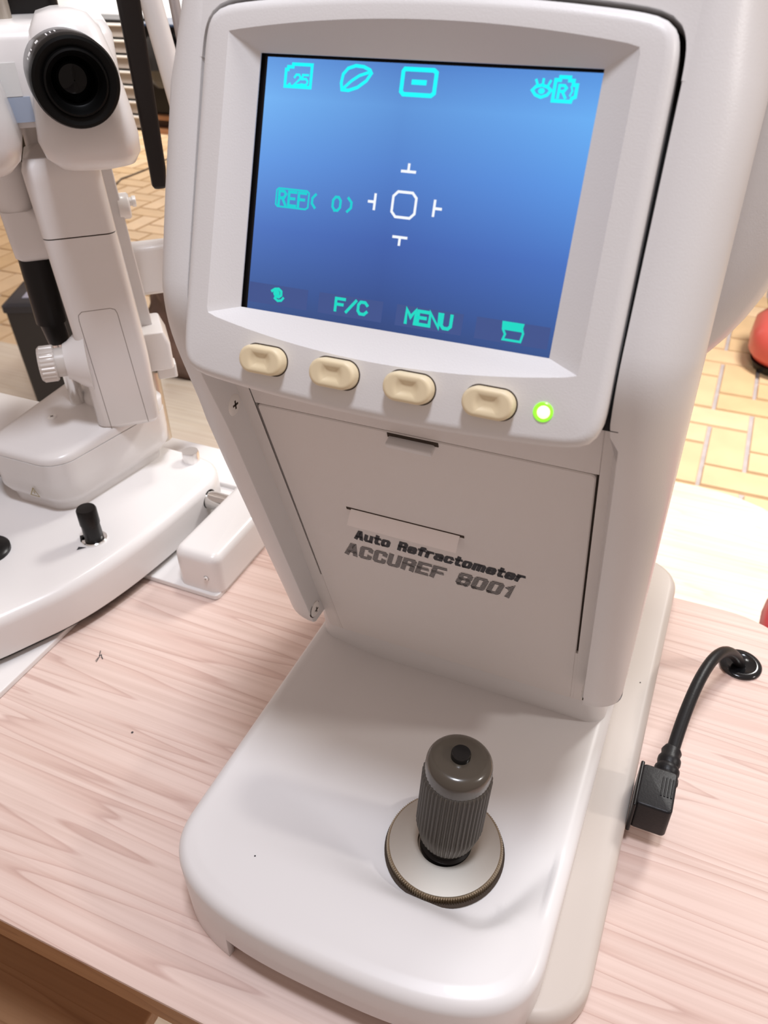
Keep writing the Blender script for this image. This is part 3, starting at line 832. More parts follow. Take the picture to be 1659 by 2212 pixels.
def kg(r, z, d):
    out = []
    for i in range(NG * 4):
        ph = i % 4; rr = r + (d if ph in (1, 2) else -d)
        out.append((rr * math.cos(2*math.pi*i/(NG*4)), rr * math.sin(2*math.pi*i/(NG*4)), z))
    return out
loft(bm, [kg(0.0128, 0.0088, 0), kg(0.0138, 0.0098, 0.0), kg(0.0150, 0.0120, 0.0003), kg(0.0177, 0.024, 0.0005), kg(0.0177, 0.0630, 0.0005), kg(0.0172, 0.0645, 0)], True, True, True, GM)
obj('joystick_grip', bm, GRIP, rf, sharp=30)
bm = B(); prof = [(0.0168, 0.063), (0.0171, 0.0655), (0.0171, 0.0715)]
for i in range(1, 8):
    a = math.pi / 2 * i / 7; prof.append((0.0171 - 0.0055 + 0.0055 * math.cos(a), 0.0715 + 0.0055 * math.sin(a)))
prof.append((0.001, 0.0772)); lathe(bm, prof, 56, GM); obj('joystick_cap', bm, GRIPCAP, rf, sharp=50)
bm = B(); lathe(bm, [(0.0050, 0.0765), (0.0050, 0.0800), (0.0046, 0.0808), (0.001, 0.0810)], 32, GM); obj('joystick_button', bm, mat('black_button', (0.006, 0.006, 0.006), 0.2), rf, sharp=50)
for x, y in ((-0.055, 0.19), (0.118, 0.43)):
    zz = stage_h(x, y) if abs(x) < 0.1 else 0.0211
    bm = B(); lathe(bm, [(0.0005, zz + 0.0001), (0.0004, zz + 0.0003)], 8, frame((x, y, 0))); obj('dust_speck', bm, INK, rf)

# ------------------------------------------------------------------ power cable
pc = tag(empty('power_cable', (0.150, 0.335, 0.0)), 'black power cable with angled plug beside the refractometer base', 'cable')
bm = B()
slab(bm, rrect(0.1300, 0.1515, 0.3165, 0.3470, 0.003, 4), 0.0150, 0.0395, 0.0015, rb=0.001)
obj('plug_body', bm, RUBBER, pc, sharp=50)
bm = B(); slab(bm, rrect(0.1288, 0.1312, 0.3150, 0.3490, 0.001, 3), 0.0120, 0.0390, 0.001); obj('plug_collar', bm, BLACK, pc, sharp=50)
bm = B()
for k in range(4): box(bm, 0.1430 + 0.0020 * k, 0.1440 + 0.0020 * k, 0.3270, 0.3410, 0.0393, 0.0400)
obj('plug_ribs', bm, RUBBER, pc, 0.0002)
PT = bez((0.1448, 0.348, 0.029), (0.1480, 0.405, 0.038), (0.158, 0.472, 0.062), (0.186, 0.4975, 0.001), 40)
bm = B()
nr = 9
relief = bez((0.1448, 0.346, 0.029), (0.1450, 0.354, 0.0295), (0.1454, 0.360, 0.030), (0.1460, 0.372, 0.0315), 10)
rad = [0.0082, 0.0082, 0.0068, 0.0078, 0.0078, 0.0064, 0.0072, 0.0072, 0.0058, 0.0064, 0.0048]
tube(bm, relief, 0.007, 20, rad); obj('strain_relief', bm, RUBBER, pc, sharp=40)
bm = B(); tube(bm, PT, 0.0041, 16); obj('cord', bm, RUBBER, pc)

# ------------------------------------------------------------------ slit lamp
sl = tag(empty('slit_lamp', (-0.38, 0.44, 0)), 'white slit lamp microscope with black eyepiece left of the refractometer', 'slit lamp')
# white plate under the base
bm = B(); slab(bm, rrect(-0.56, -0.318, 0.20, 0.349, 0.004, 3), 0.0006, 0.005, 0.001); obj('base_plate', bm, SLW, sl)
# rail deck and rail cover at the right end
bm = B(); slab(bm, rrect(-0.325, -0.226, 0.4035, 0.555, 0.004, 3), 0.0006, 0.005, 0.001); obj('rail_deck', bm, SLW, sl)
bm = B(); slab(bm, rrect(-0.268, -0.224, 0.4065, 0.556, 0.010, 6), 0.005, 0.043, 0.008, segs=5); rc = obj('rail_cover', bm, SLW, sl, sharp=50)
screw((-0.236, 0.4065, 0.020), (0, -1, 0), 0.0022, 'screw', rc)
bm = B(); lathe(bm, [(0.004, 0.0052), (0.0038, 0.0062), (0.001, 0.0064)], 16, frame((-0.290, 0.445, 0))); obj('plate_screw', bm, STEEL, sl)
# carriage base
pts = [(-0.345, 0.262), (-0.322, 0.300), (-0.306, 0.335), (-0.296, 0.375), (-0.290, 0.420), (-0.287, 0.470), (-0.287, 0.500), (-0.296, 0.522), (-0.318, 0.533), (-0.38, 0.536), (-0.47, 0.536), (-0.55, 0.52), (-0.575, 0.45), (-0.56, 0.36), (-0.52, 0.29), (-0.47, 0.258), (-0.42, 0.246), (-0.375, 0.248)]
def catmull(P, n=6):
    out = []; m_ = len(P)
    for i in range(m_):
        p0, p1, p2, p3 = [Vector(P[(i + k) % m_]) for k in (-1, 0, 1, 2)]
        for j in range(n):
            t = j / n
            out.append(tuple(0.5 * ((2*p1) + (p2-p0)*t + (2*p0-5*p1+4*p2-p3)*t*t + (3*p1-p0-3*p2+p3)*t**3)))
    return out
bol = catmull(pts)
bm = B(); slab(bm, bol, 0.011, 0.049, 0.010, segs=6, rb=0.002); obj('carriage_base', bm, SLW, sl, sharp=50)
bm = B(); slab(bm, offset_poly(bol, 0.006), 0.006, 0.012, 0.001); obj('carriage_underside', bm, SEAM, sl)
# axle
bm = B(); tube(bm, [(-0.30, 0.491, 0.032), (-0.235, 0.491, 0.032)], 0.0085, 28); obj('axle', bm, CHROME, sl)
bm = B(); lathe(bm, [(0.0098, 0.0), (0.0098, 0.002), (0.0085, 0.0022)], 28, axis_frame((-0.2885, 0.491, 0.032), (1, 0, 0))); obj('axle_seal', bm, BLACK, sl)
bm = B(); box(bm, -0.276, -0.262, 0.478, 0.500, 0.005, 0.024); obj('axle_block', bm, ALU, sl, 0.001)
# knobs
bm = B(); lathe(bm, [(0.0105, 0.0485), (0.0105, 0.0505), (0.0098, 0.051)], 32, frame((-0.3285, 0.386, 0))); kp = obj('knob_plate', bm, CHROME, sl)
bm = B(); lathe(bm, [(0.0072, 0.050), (0.0078, 0.052), (0.0076, 0.066), (0.0082, 0.0665), (0.0082, 0.080), (0.0074, 0.0815), (0.001, 0.0817)], 32, frame((-0.3285, 0.386, 0))); obj('lock_knob', bm, BLACK, sl, sharp=40)
bm = B(); box(bm, -0.004, 0.004, -0.0075, 0.0, 0.0495, 0.051, frame((-0.3385, 0.386, 0), (0.7, 0.7, 0), (-0.7, 0.7, 0))); obj('pointer', bm, BLACK, sl)
bm = B(); poly(bm, [(-0.334, 0.3725), (-0.3275, 0.3745), (-0.3325, 0.3685)], I4, 0.0493); obj('arrow_mark', bm, INK, sl)
bm = B(); lathe(bm, [(0.0080, 0.048), (0.0080, 0.058), (0.0074, 0.060), (0.001, 0.0602)], 32, frame((-0.3225, 0.5195, 0))); obj('clamp_knob', bm, mat('satin_chrome', (0.85, 0.84, 0.83), 0.28, 0.85), sl, sharp=40)
bm = B(); lathe(bm, [(0.019, 0.0485), (0.019, 0.052), (0.017, 0.054), (0.010, 0.056), (0.009, 0.064), (0.012, 0.068), (0.012, 0.115), (0.009, 0.12), (0.001, 0.121)], 36, frame((-0.400, 0.338, 0))); obj('joystick', bm, BLACK, sl, sharp=40)
# arm housing on the carriage
bm = B()
def hplan(ins, r=0.020):
    q = rrect(-0.450 + ins, -0.366 - ins, 0.400 + ins, 0.5335 - ins, max(0.004, r - ins * 0.3), 8)
    return [(x + 0.022 * smooth(-0.42, -0.366, x) * (y - 0.40) / 0.13 - 0.008 * smooth(-0.40, -0.45, x) * 0, y) for x, y in q]
loft(bm, [[(x, y, z) for x, y in hplan(ins)] for ins, z in ((0.0075, 0.045), (0.0070, 0.056), (0.0035, 0.061), (0.001, 0.066), (0.0, 0.080), (0.0, 0.0995))]); ah = obj('arm_housing', bm, SLW, sl, sharp=60)
bm = B()
loft(bm, [[(x, y, z + k * 0.055 * (y - 0.40)) for x, y in hplan(ins)] for ins, z, k in ((0.0004, 0.100, 0), (0.0, 0.1035, 1), (0.003, 0.1062, 1), (0.008, 0.107, 1))])
obj('housing_lid', bm, SLW, sl, sharp=60)
screw((-0.4165, 0.456, 0.1098), (0, -0.06, 1), 0.0042, 'screw', ah)
bm = B(); M = axis_frame((-0.3985, 0.3996, 0.070), (0, -1, 0.0))
stroke(bm, [(-0.0048, -0.0035), (0.0048, -0.0035), (0, 0.0045)], 0.0008, M, True, h=0.0006); stroke(bm, [(0, 0.0015), (0, -0.0015)], 0.0008, M, h=0.0006)
obj('warning_triangle', bm, mat('ochre_print', (0.30, 0.22, 0.03), 0.6), ah)
bm = B(); rings = [circ(r, 40, z, -0.392, 0.518) for r, z in ((0.034, 0.100), (0.034, 0.116), (0.030, 0.122), (0.022, 0.126))]
loft(bm, rings); obj('pivot_post_cover', bm, SLW, sl, sharp=50)
# far rail cover seen past the housing
bm = B(); slab(bm, rrect(-0.58, -0.482, 0.40, 0.520, 0.006, 5), 0.02, 0.078, 0.005); obj('rear_cover', bm, SLW, sl, sharp=50)
bm = B(); box(bm, -0.483, -0.474, 0.40, 0.515, 0.048, 0.0775); obj('cover_slot', bm, BLACK, sl)

# microscope, swung round to face the viewer
A = math.radians(42)
EX = Vector((math.cos(A), math.sin(A), 0)); NX = Vector((math.sin(A), -math.cos(A), 0)); ZZ = Vector((0, 0, 1))
LM = frame((-0.345, 0.472, 0), EX, -NX, ZZ)      # local: e, depth away from the viewer, up
def lsec(e0, e1, d0, d1, r, z, n=6): return [(p[0], p[1], z) for p in rrect(e0, e1, d0, d1, r, n)]
bm = B()
loft(bm, [lsec(-0.021, 0.025, 0.004, 0.058, 0.006, 0.1065), lsec(-0.025, 0.028, 0.0, 0.062, 0.007, 0.112), lsec(-0.0255, 0.0285, 0.0, 0.063, 0.007, 0.17), lsec(-0.0305, 0.0232, 0.0, 0.062, 0.007, 0.2735)], M=LM)
col = obj('microscope_column', bm, SLW, sl, sharp=60)
bm = B()
loft(bm, [lsec(-0.0305, 0.0232, 0.0, 0.062, 0.007, 0.2745), lsec(-0.0325, 0.0215, 0.0, 0.06, 0.008, 0.315), lsec(-0.033, 0.021, 0.0, 0.06, 0.010, 0.322), lsec(-0.030, 0.018, 0.004, 0.056, 0.010, 0.330)], M=LM)
obj('column_head', bm, SLW, sl, sharp=60)
bm = B(); loft(bm, [lsec(-0.0299, 0.0226, 0.0006, 0.0614, 0.0068, z) for z in (0.2730, 0.2750)], M=LM); obj('column_joint', bm, GAPB, sl)
# panel seam
bm = B(); FM = LM @ frame((0, -0.0001, 0), (1, 0, 0), (0, 0, 1), (0, -1, 0))
stroke(bm, [(-0.0145, 0.1085), (-0.0150, 0.12), (-0.0190, 0.209), (-0.0185, 0.2135), (-0.0155, 0.2160), (0.0065, 0.2160), (0.0100, 0.2145), (0.0112, 0.211), (0.0165, 0.12), (0.0172, 0.1095)], 0.0004, FM)
obj('panel_seam', bm, mat('grey_brown_line', (0.16, 0.13, 0.11), 0.8), col)
# knob on the left of the column
KM = LM @ axis_frame((-0.024, 0.012, 0.171), (-1, 0, 0.02))
bm = B(); loft(bm, [circ(r, 40, z) for r, z in ((0.026, -0.004), (0.0215, 0.004), (0.0165, 0.010), (0.0145, 0.014))], M=KM); obj('knob_boss', bm, SLW, sl, sharp=50)
bm = B(); lathe(bm, [(0.0120, 0.012), (0.0120, 0.0215), (0.0115, 0.022)], 36, KM); obj('knob_scale', bm, mat('grey_enamel', (0.62, 0.58, 0.54), 0.35), sl)
bm = B(); NN = 26
def kk(r, z, d): return [((r + (d if i % 4 in (1, 2) else -d)) * math.cos(2*math.pi*i/(NN*4)), (r + (d if i % 4 in (1, 2) else -d)) * math.sin(2*math.pi*i/(NN*4)), z) for i in range(NN*4)]
loft(bm, [kk(0.0140, 0.0215, 0), kk(0.0146, 0.0225, 0.0004), kk(0.0146, 0.0325, 0.0004), kk(0.0132, 0.0345, 0)], M=KM); obj('pupil_distance_knob', bm, mat('pale_grey_metal', (0.70, 0.66, 0.62), 0.35, 0.2), sl, sharp=30)

# eyepiece pods
def pod(ec, rot, mirror=1, name='eyepiece_pod'):
    bm = B()
    PM = LM @ Matrix.Translation((ec, 0, 0))
    def s(e0, e1, d0, d1, r, z): 
        return [(mirror * p[0], p[1], z) for p in rrect(e0, e1, d0, d1, r, 8)]
    loft(bm, [s(-0.006, 0.020, -0.030, -0.004, 0.011, 0.3265), s(-0.020, 0.030, -0.040, 0.012, 0.015, 0.3295), s(-0.028, 0.0345, -0.045, 0.020, 0.017, 0.337), s(-0.031, 0.035, -0.0470, 0.024, 0.018, 0.348), s(-0.029, 0.033, -0.0455, 0.028, 0.018, 0.365), s(-0.025, 0.0285, -0.040, 0.030, 0.018, 0.392), s(-0.021, 0.0235, -0.034, 0.030, 0.018, 0.410), s(-0.015, 0.017, -0.026, 0.026, 0.014, 0.419), s(-0.006, 0.008, -0.014, 0.014, 0.006, 0.4215)], M=PM)
    p = obj(name, bm, SLW, sl, sharp=70)
    return p
pod(0.0165, 0)
pod(-0.056, 0, -1)
def eyepiece(ec, z, dirv):
    EM = LM @ axis_frame((ec, -0.018, z), dirv)
    bm = B(); lathe(bm, [(0.0255, 0.0), (0.0262, 0.012), (0.0268, 0.024), (0.0268, 0.040), (0.0262, 0.0415)], 56, EM, False); e = obj('eyepiece_barrel', bm, mat('dark_grey_metal', (0.03, 0.03, 0.034), 0.25, 0.3), sl, sharp=40)
    bm = B(); lathe(bm, [(0.0266, 0.040), (0.0268, 0.046), (0.0258, 0.0490), (0.0240, 0.0498), (0.0196, 0.0480), (0.0190, 0.0500), (0.0178, 0.0505), (0.0165, 0.0480), (0.0150, 0.0430), (0.0140, 0.0420), (0.0134, 0.036), (0.001, 0.036)], 56, EM, False); obj('eyecup', bm, mat('eyecup_rubber', (0.002, 0.002, 0.002), 0.42, spec=0.16), sl, sharp=35)
    bm = B(); lathe(bm, [(0.0133, 0.0364), (0.010, 0.0385), (0.006, 0.0397), (0.0004, 0.0402)], 40, EM, False); obj('ocular_lens', bm, GLASSBLK, sl)
    bm = B()
    for k, a in enumerate((100, 106, 112, 128, 140, 146, 152)):
        t = math.radians(a); M2 = EM @ Matrix.Rotation(t, 4, 'Z')
        box(bm, 0.0266, 0.02695, -0.0004 if k not in (3, 5) else -0.0012, 0.0004 if k not in (3, 5) else 0.0012, 0.030, 0.036 if k != 2 else 0.038, M2)
    obj('dioptre_marks', bm, mat('white_print', (0.8, 0.8, 0.8), 0.5), e)
eyepiece(0.0125, 0.3870, Vector((0.12, -1, -0.02)))
eyepiece(-0.064, 0.3870, Vector((-0.06, -1, -0.02)))
# microscope body behind the pods
bm = B(); loft(bm, [lsec(-0.088, 0.046, -0.004, 0.10, 0.02, z) for z in (0.352,)] + [lsec(-0.09, 0.048, -0.006, 0.105, 0.02, 0.36), lsec(-0.09, 0.048, -0.006, 0.105, 0.02, 0.404), lsec(-0.086, 0.044, 0.0, 0.10, 0.02, 0.412)], M=LM)
body = obj('microscope_body', bm, SLW, sl, sharp=60)
bm = B(); box(bm, -0.040, -0.018, -0.0068, -0.006, 0.372, 0.392, LM); obj('label_plate', bm, mat('pale_label', (0.78, 0.78, 0.76), 0.5), body)
bm = B(); box(bm, -0.034, -0.014, -0.0070, -0.006, 0.356, 0.3715, LM); obj('blue_label', bm, mat('blue_grey_label', (0.38, 0.44, 0.55), 0.5), body)
bm = B(); tube(bm, [tuple(LM @ Vector((-0.030, 0.03, 0.408))), tuple(LM @ Vector((-0.031, 0.032, 0.445)))], 0.0048, 20); obj('filter_pin', bm, ALU, sl)
bm = B(); tube(bm, [tuple(LM @ Vector((-0.021, 0.055, 0.408))), tuple(LM @ Vector((-0.022, 0.057, 0.452)))], 0.0052, 20); obj('filter_pin', bm, ALU, sl)
bm = B(); loft(bm, [lsec(-0.06, 0.016, 0.085, 0.14, 0.01, z) for z in (0.402, 0.47)], M=LM); obj('lamp_housing', bm, BLACK, sl, 0.002, sharp=50)
bm = B(); loft(bm, [lsec(-0.03, 0.02, 0.06, 0.165, 0.01, z) for z in (0.17, 0.405)], M=LM); obj('illumination_tower', bm, SLW, sl, sharp=50)
bm = B(); tube(bm, [tuple(LM @ Vector(p)) for p in ((-0.0475, 0.055, 0.345), (-0.0475, 0.055, 0.285), (-0.0475, 0.055, 0.272), (-0.045, 0.055, 0.262))], 0.012, 24, [0.0125, 0.0125, 0.0115, 0.008]); obj('prism_arm', bm, SLW, sl, sharp=50)
bm = B(); loft(bm, [lsec(-0.0545, -0.028, 0.042, 0.068, 0.006, 0.247), lsec(-0.0575, -0.018, 0.040, 0.070, 0.007, 0.2495), lsec(-0.0585, -0.012, 0.040, 0.070, 0.007, 0.262), lsec(-0.060, -0.034, 0.042, 0.068, 0.008, 0.285)], M=LM); obj('prism_head', bm, SLW, sl, sharp=50)
bm = B(); tube(bm, [tuple(LM @ Vector(p)) for p in ((-0.0445, 0.055, 0.252), (-0.0445, 0.055, 0.1905), (-0.0445, 0.055, 0.190), (-0.0425, 0.055, 0.172))], 0.011, 28, [0.0125, 0.0125, 0.0100, 0.0092]); obj('black_sleeve', bm, BLACK, sl, sharp=40)
bm = B(); tube(bm, [tuple(LM @ Vector((-0.0425, 0.055, 0.175))), tuple(LM @ Vector((-0.040, 0.055, 0.095)))], 0.0065, 20); obj('support_rod', bm, CHROME, sl)
# slit arm to the right of the column
bm = B(); loft(bm, [[(a, 0.072, z), (b, 0.072, z), (b, 0.082, z), (a, 0.082, z)] for a, b, z in ((0.0205, 0.0385, 0.160), (0.0125, 0.0300, 0.312), (0.0135, 0.0285, 0.318))], M=LM); obj('slit_arm', bm, mat('pale_grey_enamel', (0.70, 0.68, 0.68), 0.35), sl, 0.0012, sharp=50)
bm = B(); lathe(bm, [(0.0105, -0.004), (0.0105, 0.004), (0.009, 0.0055)], 28, LM @ axis_frame((0.0335, 0.080, 0.272), (1, 0, 0))); obj('arm_pivot', bm, SLW, sl, sharp=50)
bm = B(); lathe(bm, [(0.0035, 0.004), (0.0035, 0.0085), (0.0045, 0.009), (0.0045, 0.0115), (0.004, 0.012)], 20, LM @ axis_frame((0.0325, 0.080, 0.275), (1, 0, 0))); obj('pivot_bolt', bm, STEEL, sl)
bm = B(); loft(bm, [lsec(0.017, 0.050, 0.050, 0.100, 0.004, z) for z in (0.132, 0.136, 0.156)] + [lsec(0.018, 0.0455, 0.052, 0.100, 0.003, 0.168)], M=LM); obj('arm_bracket', bm, SLW, sl, 0.001, sharp=50)
bm = B(); box(bm, 0.034, 0.052, 0.060, 0.075, 0.118, 0.132, LM); obj('bracket_stop', bm, SLW, sl, 0.0015)
bm = B(); tube(bm, [tuple(LM @ Vector((0.026, 0.08, 0.045))), tuple(LM @ Vector((0.026, 0.08, 0.130)))], 0.010, 24); obj('pivot_pillar', bm, ALU, sl)
bm = B(); tube(bm, [tuple(LM @ Vector((0.020, 0.045, 0.09))), tuple(LM @ Vector((0.020, 0.045, 0.118)))], 0.010, 24, [0.012, 0.009]); obj('white_cap', bm, SLW, sl)

# chin and forehead rest
cr = sl
bm = B(); slab(bm, rrect(-0.66, -0.225, 0.665, 0.72, 0.006, 4), 0.0, 0.02, 0.003) if False else box(bm, -0.66, -0.28, 0.545, 0.60, 0.0006, 0.010)
obj('rest_foot', bm, SLW, cr, 0.002)
def up(e, d, z): return tuple(LM @ Vector((e, d, z)))
bm = B()
PM = LM
box(bm, 0.021, 0.090, 0.112, 0.135, 0.180, 0.226, LM); obj('chin_cup_bracket', bm, SLW, cr, 0.004, 3)
bm = B(); tube(bm, [up(0.100, 0.13, 0.005), up(0.100, 0.13, 0.28), up(0.098, 0.13, 0.335), up(0.082, 0.13, 0.45)], 0.009, 20); obj('upright', bm, SLW, cr)
bm = B(); tube(bm, [up(-0.20, 0.13, 0.005), up(-0.20, 0.13, 0.45)], 0.009, 20); obj('upright', bm, SLW, cr)
bm = B(); tube(bm, [up(-0.205, 0.13, 0.455), up(0.09, 0.13, 0.455)], 0.008, 16); obj('forehead_band', bm, BLACK, cr)
bm = B(); tube(bm, [up(0.115, 0.14, 0.28), up(0.104, 0.14, 0.45)], 0.0045, 16); obj('fixation_stem', bm, mat('grey_metal', (0.45, 0.42, 0.42), 0.4, 0.5), cr)
bm = B()
ring = lambda z, e0, e1, d0, d1: [(p[0], p[1], z) for p in rrect(e0, e1, d0, d1, 0.003, 4)]
loft(bm, [ring(0.2905, 0.0600, 0.0690, 0.049, 0.057), ring(0.2930, 0.0585, 0.0700, 0.047, 0.059), ring(0.306, 0.0585, 0.0715, 0.047, 0.059), ring(0.46, 0.0560, 0.0735, 0.045, 0.061)], M=LM)
obj('hanging_bar', bm, mat('dark_brown_black_plastic', (0.011, 0.008, 0.007), 0.5, spec=0.25), cr, sharp=50)
bm = B(); box(bm, 0.056, 0.074, 0.045, 0.14, 0.45, 0.46, LM); obj('bar_bracket', bm, BLACK, cr, 0.001)

# ------------------------------------------------------------------ things standing behind
FT = FZ0 + 0.008
bn = tag(empty('waste_bin', (-1.677, 1.70, FT)), 'black plastic waste bin with flat lid behind the slit lamp', 'bin')
BM = frame((-1.677, 1.70, FT), (0.904, 0.428, 0), (-0.428, 0.904, 0))
bm = B(); loft(bm, [[(p[0], p[1], z) for p in rrect(-a, a, -b, b, 0.015, 5)] for a, b, z in ((0.122, 0.088, 0.0), (0.128, 0.103, 0.325))], M=BM)
obj('bin_body', bm, mat('charcoal_plastic', (0.022, 0.019, 0.019), 0.5), bn, sharp=60)
bm = B(); loft(bm, [[(p[0], p[1], z) for p in rrect(-a, a, -b, b, 0.015, 5)] for a, b, z in ((0.133, 0.108, 0.318), (0.133, 0.108, 0.336), (0.122, 0.097, 0.343))], M=BM)
obj('lid', bm, mat('charcoal_lid', (0.024, 0.024, 0.030), 0.3), bn, sharp=50)
bm = B(); box(bm, -0.085, -0.06, -0.06, 0.03, 0.342, 0.3445, BM); obj('lid_sticker', bm, mat('pale_sticker', (0.40, 0.40, 0.50), 0.5), bn)

bag = tag(empty('cloth_bag', (-1.40, 2.02, FT)), 'rumpled brown leather bag on the pale mat behind the slit lamp', 'bag')
bm = B(); rnd = random.Random(3)
rings = []
for k in range(11):
    z = 0.40 * k / 10; s = 1.0 - 0.25 * (k / 10) ** 2
    rings.append([((0.18 * s + 0.02 * math.sin(5 * t + k)) * math.cos(t) , (0.10 * s + 0.015 * math.cos(4 * t + 1.3 * k)) * math.sin(t), z) for t in [2 * math.pi * i / 32 for i in range(32)]])
loft(bm, rings, M=frame((-1.40, 2.02, FT), (0.9, 0.43, 0), (-0.43, 0.9, 0)))
obj('bag_body', bm, mat('brown_leather', (0.20, 0.125, 0.10), 0.5, var=0.35, vscale=14), bag, sharp=80)
bm = B(); tube(bm, [tuple(frame((-1.40, 2.02, FT), (0.9, 0.43, 0), (-0.43, 0.9, 0)) @ Vector(p)) for p in bez((-0.10, -0.05, 0.38), (-0.09, -0.10, 0.43), (-0.02, -0.10, 0.43), (0.0, -0.05, 0.39), 16)], 0.009, 10); obj('handle', bm, mat('dark_brown_leather', (0.10, 0.05, 0.05), 0.4), bag)

# red appliance on the bricks at the right
vc = tag(empty('red_vacuum_cleaner', (0.40, 2.78, FZ0)), 'red and black floor appliance on the bricks at the right edge', 'vacuum cleaner')
RED = mat('red_plastic', (0.62, 0.10, 0.08), 0.3)
VM = frame((0.40, 2.78, FZ0))
bm = B(); loft(bm, [[(p[0], p[1], z) for p in rrect(-a, a, -b, b, min(a, b) * 0.7, 8)] for a, b, z in ((0.16, 0.15, 0.03), (0.18, 0.17, 0.06), (0.175, 0.165, 0.12), (0.14, 0.13, 0.16), (0.08, 0.08, 0.175))], M=VM)
obj('body', bm, RED, vc, sharp=60)
bm = B(); loft(bm, [[(p[0], p[1], z) for p in rrect(-a, a, -b, b, min(a, b) * 0.6, 6)] for a, b, z in ((0.15, 0.14, 0.0), (0.165, 0.155, 0.03))], M=VM); obj('bumper', bm, BLACK, vc, sharp=60)
bm = B(); loft(bm, [[(p[0], p[1] , z) for p in rrect(-0.10, 0.10, 0.02, 0.14, 0.03, 6)] for z in (0.15, 0.30, 0.33)], M=VM); obj('upper_body', bm, RED, vc, 0.01, sharp=60)
bm = B(); lathe(bm, [(0.05, -0.015), (0.06, -0.01), (0.06, 0.01), (0.05, 0.015)], 28, axis_frame((0.275, 2.84, FZ0 + 0.20), (1, 0.4, 0))); obj('hose_socket', bm, BLACK, vc)
bm = B(); lathe(bm, [(0.03, -0.018), (0.035, -0.01), (0.035, 0.012), (0.03, 0.018)], 28, axis_frame((0.272, 2.838, FZ0 + 0.20), (1, 0.4, 0))); obj('socket_rim', bm, STEEL, vc)

rs = tag(empty('red_stool', (0.487, 0.965, FT)), 'red round stool edge just beyond the table corner at the right', 'stool')
bm = B(); lathe(bm, [(0.19, 0.36), (0.215, 0.37), (0.225, 0.39), (0.215, 0.41), (0.19, 0.42), (0.001, 0.425)], 48, frame((0.487, 0.965, FT))); obj('seat', bm, mat('red_vinyl', (0.55, 0.03, 0.05), 0.4), rs, sharp=60)
bm = B(); lathe(bm, [(0.03, 0.03), (0.025, 0.05), (0.025, 0.36)], 24, frame((0.487, 0.965, FT))); obj('post', bm, CHROME, rs)
bm = B(); lathe(bm, [(0.18, 0.0), (0.18, 0.012), (0.04, 0.03), (0.03, 0.032)], 40, frame((0.487, 0.965, FT))); obj('foot', bm, CHROME, rs, sharp=40)

# far furniture at the top left
QB = 5.0
pl = tag(empty('wooden_plinth', (-3.7, 5.1, FZ0)), 'brown wooden plinth under the black cabinet in the background', 'plinth')
DBW = mat('reddish_brown_wood', (0.26, 0.115, 0.05), 0.5, var=0.2, vscale=6)
bm = B(); box(bm, -3.90, -2.7, 4.98, 5.35, FZ0, FZ0 + 0.03); obj('foot_rail', bm, DBW, pl, 0.004)
bm = B(); box(bm, -3.90, -2.7, 5.0, 5.35, FZ0 + 0.085, FZ0 + 0.115); obj('top_board', bm, DBW, pl, 0.004)
bm = B(); box(bm, -3.88, -2.75, 5.06, 5.35, FZ0 + 0.03, FZ0 + 0.085); obj('shadow_board', bm, mat('plinth_shade', (0.05, 0.02, 0.012), 0.6), pl)  # dark colour stands in for the shade between the two boards
bc = tag(empty('black_cabinet', (-3.6, 5.2, FZ0 + 0.115)), 'black cabinet with open front and plastic bags in the background', 'cabinet')
bm = B(); box(bm, -3.84, -2.75, 5.05, 5.35, FZ0 + 0.115, -0.10); obj('carcass', bm, BLACK, bc, 0.004)
bm = B(); box(bm, -3.86, -2.72, 5.00, 5.38, -0.10, -0.085); obj('top_board', bm, mat('blue_black_laminate', (0.02, 0.035, 0.07), 0.3), bc, 0.003)
bm = B(); rnd = random.Random(5)
rings = []
for k in range(9):
    z = FZ0 + 0.30 + 0.30 * k / 8; s = math.sin(math.pi * (k + 0.6) / 9.2)
    rings.append([(-3.68 + (0.20 * s + 0.02 * rnd.random()) * math.cos(t), 4.97 + (0.10 * s + 0.02 * rnd.random()) * math.sin(t), z) for t in [2 * math.pi * i / 22 for i in range(22)]])
loft(bm, rings); obj('plastic_bag', bm, mat('black_film', (0.012, 0.011, 0.010), 0.2), bc, sharp=20)
bm = B(); box(bm, -3.50, -3.47, 5.02, 5.05, FZ0 + 0.20, FZ0 + 0.50); obj('bright_strip', bm, STEEL, bc)
rd = tag(empty('grey_drawer_unit', (-4.24, 5.1, FZ0)), 'grey unit of stacked drawers beside the black cabinet in the background', 'drawer unit')
GRY = mat('grey_drawer_plastic', (0.33, 0.29, 0.26), 0.5); GRL = mat('pale_drawer_lip', (0.62, 0.58, 0.53), 0.4)
bm = B(); box(bm, -4.56, -3.93, 5.06, 5.36, FZ0, -0.075); obj('carcass', bm, BLACK, rd)
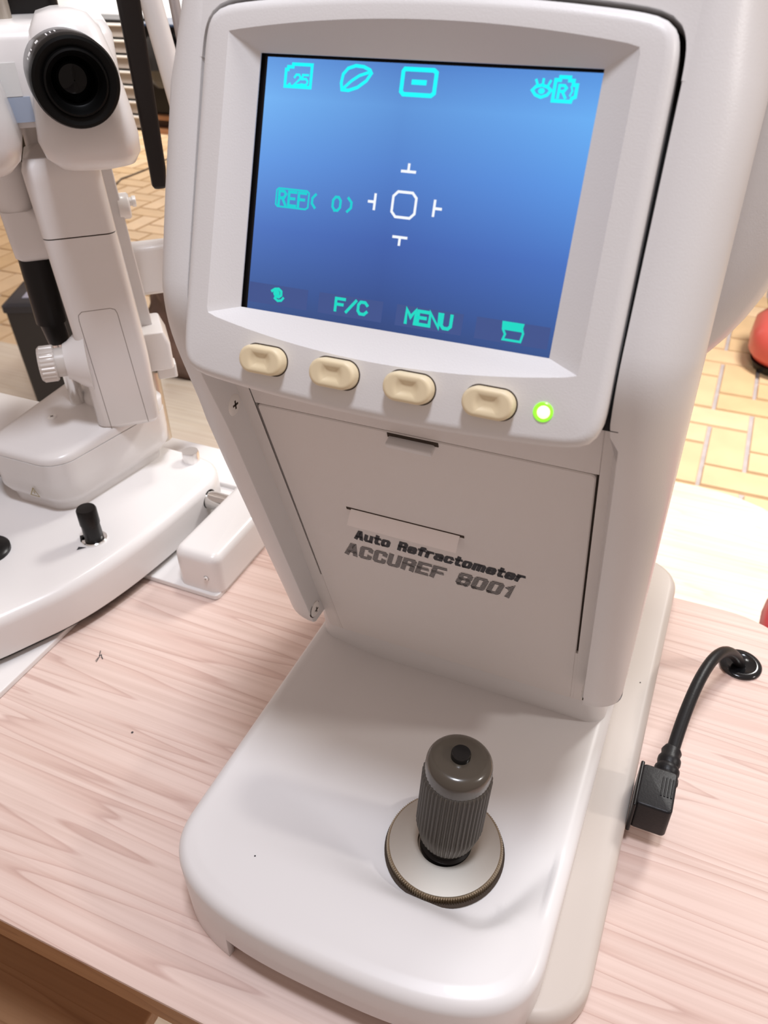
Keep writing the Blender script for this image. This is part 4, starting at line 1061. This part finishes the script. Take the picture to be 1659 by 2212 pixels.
for k in range(7):
    z = FZ0 + 0.02 + k * 0.093
    bm = B(); box(bm, -4.55, -3.94, 5.02, 5.07, z, z + 0.078); d = obj('drawer', bm, GRY, rd, 0.003)
    bm = B(); box(bm, -4.55, -3.94, 5.00, 5.04, z + 0.066, z + 0.078); obj('lip', bm, GRL, d, 0.003)
wb = tag(empty('white_cabinet', (-3.9, 5.5, FZ0)), 'tall plain white cabinet in the background behind the drawers', 'cabinet')
WC = mat('white_lacquer', (0.90, 0.89, 0.88), 0.35)
bm = B(); box(bm, -5.0, -3.45, 5.42, 5.9, FZ0 + 0.05, 1.2); obj('carcass', bm, WC, wb, 0.004)
for k in range(2):
    bm = B(); box(bm, -4.99 + k * 0.77, -4.23 + k * 0.77, 5.40, 5.42, FZ0 + 0.06, 1.19); d = obj('door', bm, WC, wb, 0.003)
    bm = B(); tube(bm, [(-4.28 + k * 0.12, 5.385, 0.35), (-4.28 + k * 0.12, 5.385, 0.55)], 0.007, 10); obj('handle', bm, STEEL, d)
bm = B(); box(bm, -4.98, -3.47, 5.45, 5.88, FZ0, FZ0 + 0.05); obj('plinth', bm, BLACK, wb)
wc = tag(empty('wooden_crate', (-3.75, 2.95, FZ0)), 'brown wooden crate on the brick floor at the left edge', 'crate')
bm = B()
CW = mat('oak_wood', (0.45, 0.25, 0.10), 0.5, var=0.2, vscale=8)
for z in (0.02, 0.16, 0.30):
    bm = B(); box(bm, -4.2, -3.46, 3.22, 3.26, FZ0 + z, FZ0 + z + 0.10); obj('slat', bm, CW, wc, 0.004)
for x in (-4.18, -3.5):
    bm = B(); box(bm, x, x + 0.05, 3.26, 3.31, FZ0, FZ0 + 0.42); obj('post', bm, CW, wc, 0.004)
bm = B(); box(bm, -4.15, -3.51, 3.31, 3.70, FZ0, FZ0 + 0.38); obj('inner_box', bm, BLACK, wc)
bm = B(); tube(bm, [(-3.125, 3.591, -0.746), (-3.26, 3.89, -0.746), (-3.254, 3.981, -0.746), (-3.257, 4.14, -0.746), (-3.287, 4.322, -0.746), (-3.278, 4.557, -0.746)], 0.004, 8)
tag(obj('floor_wire', bm, mat('thin_black_wire', (0.03, 0.02, 0.02), 0.5)), 'thin dark wire lying on the brick floor behind the slit lamp', 'wire')
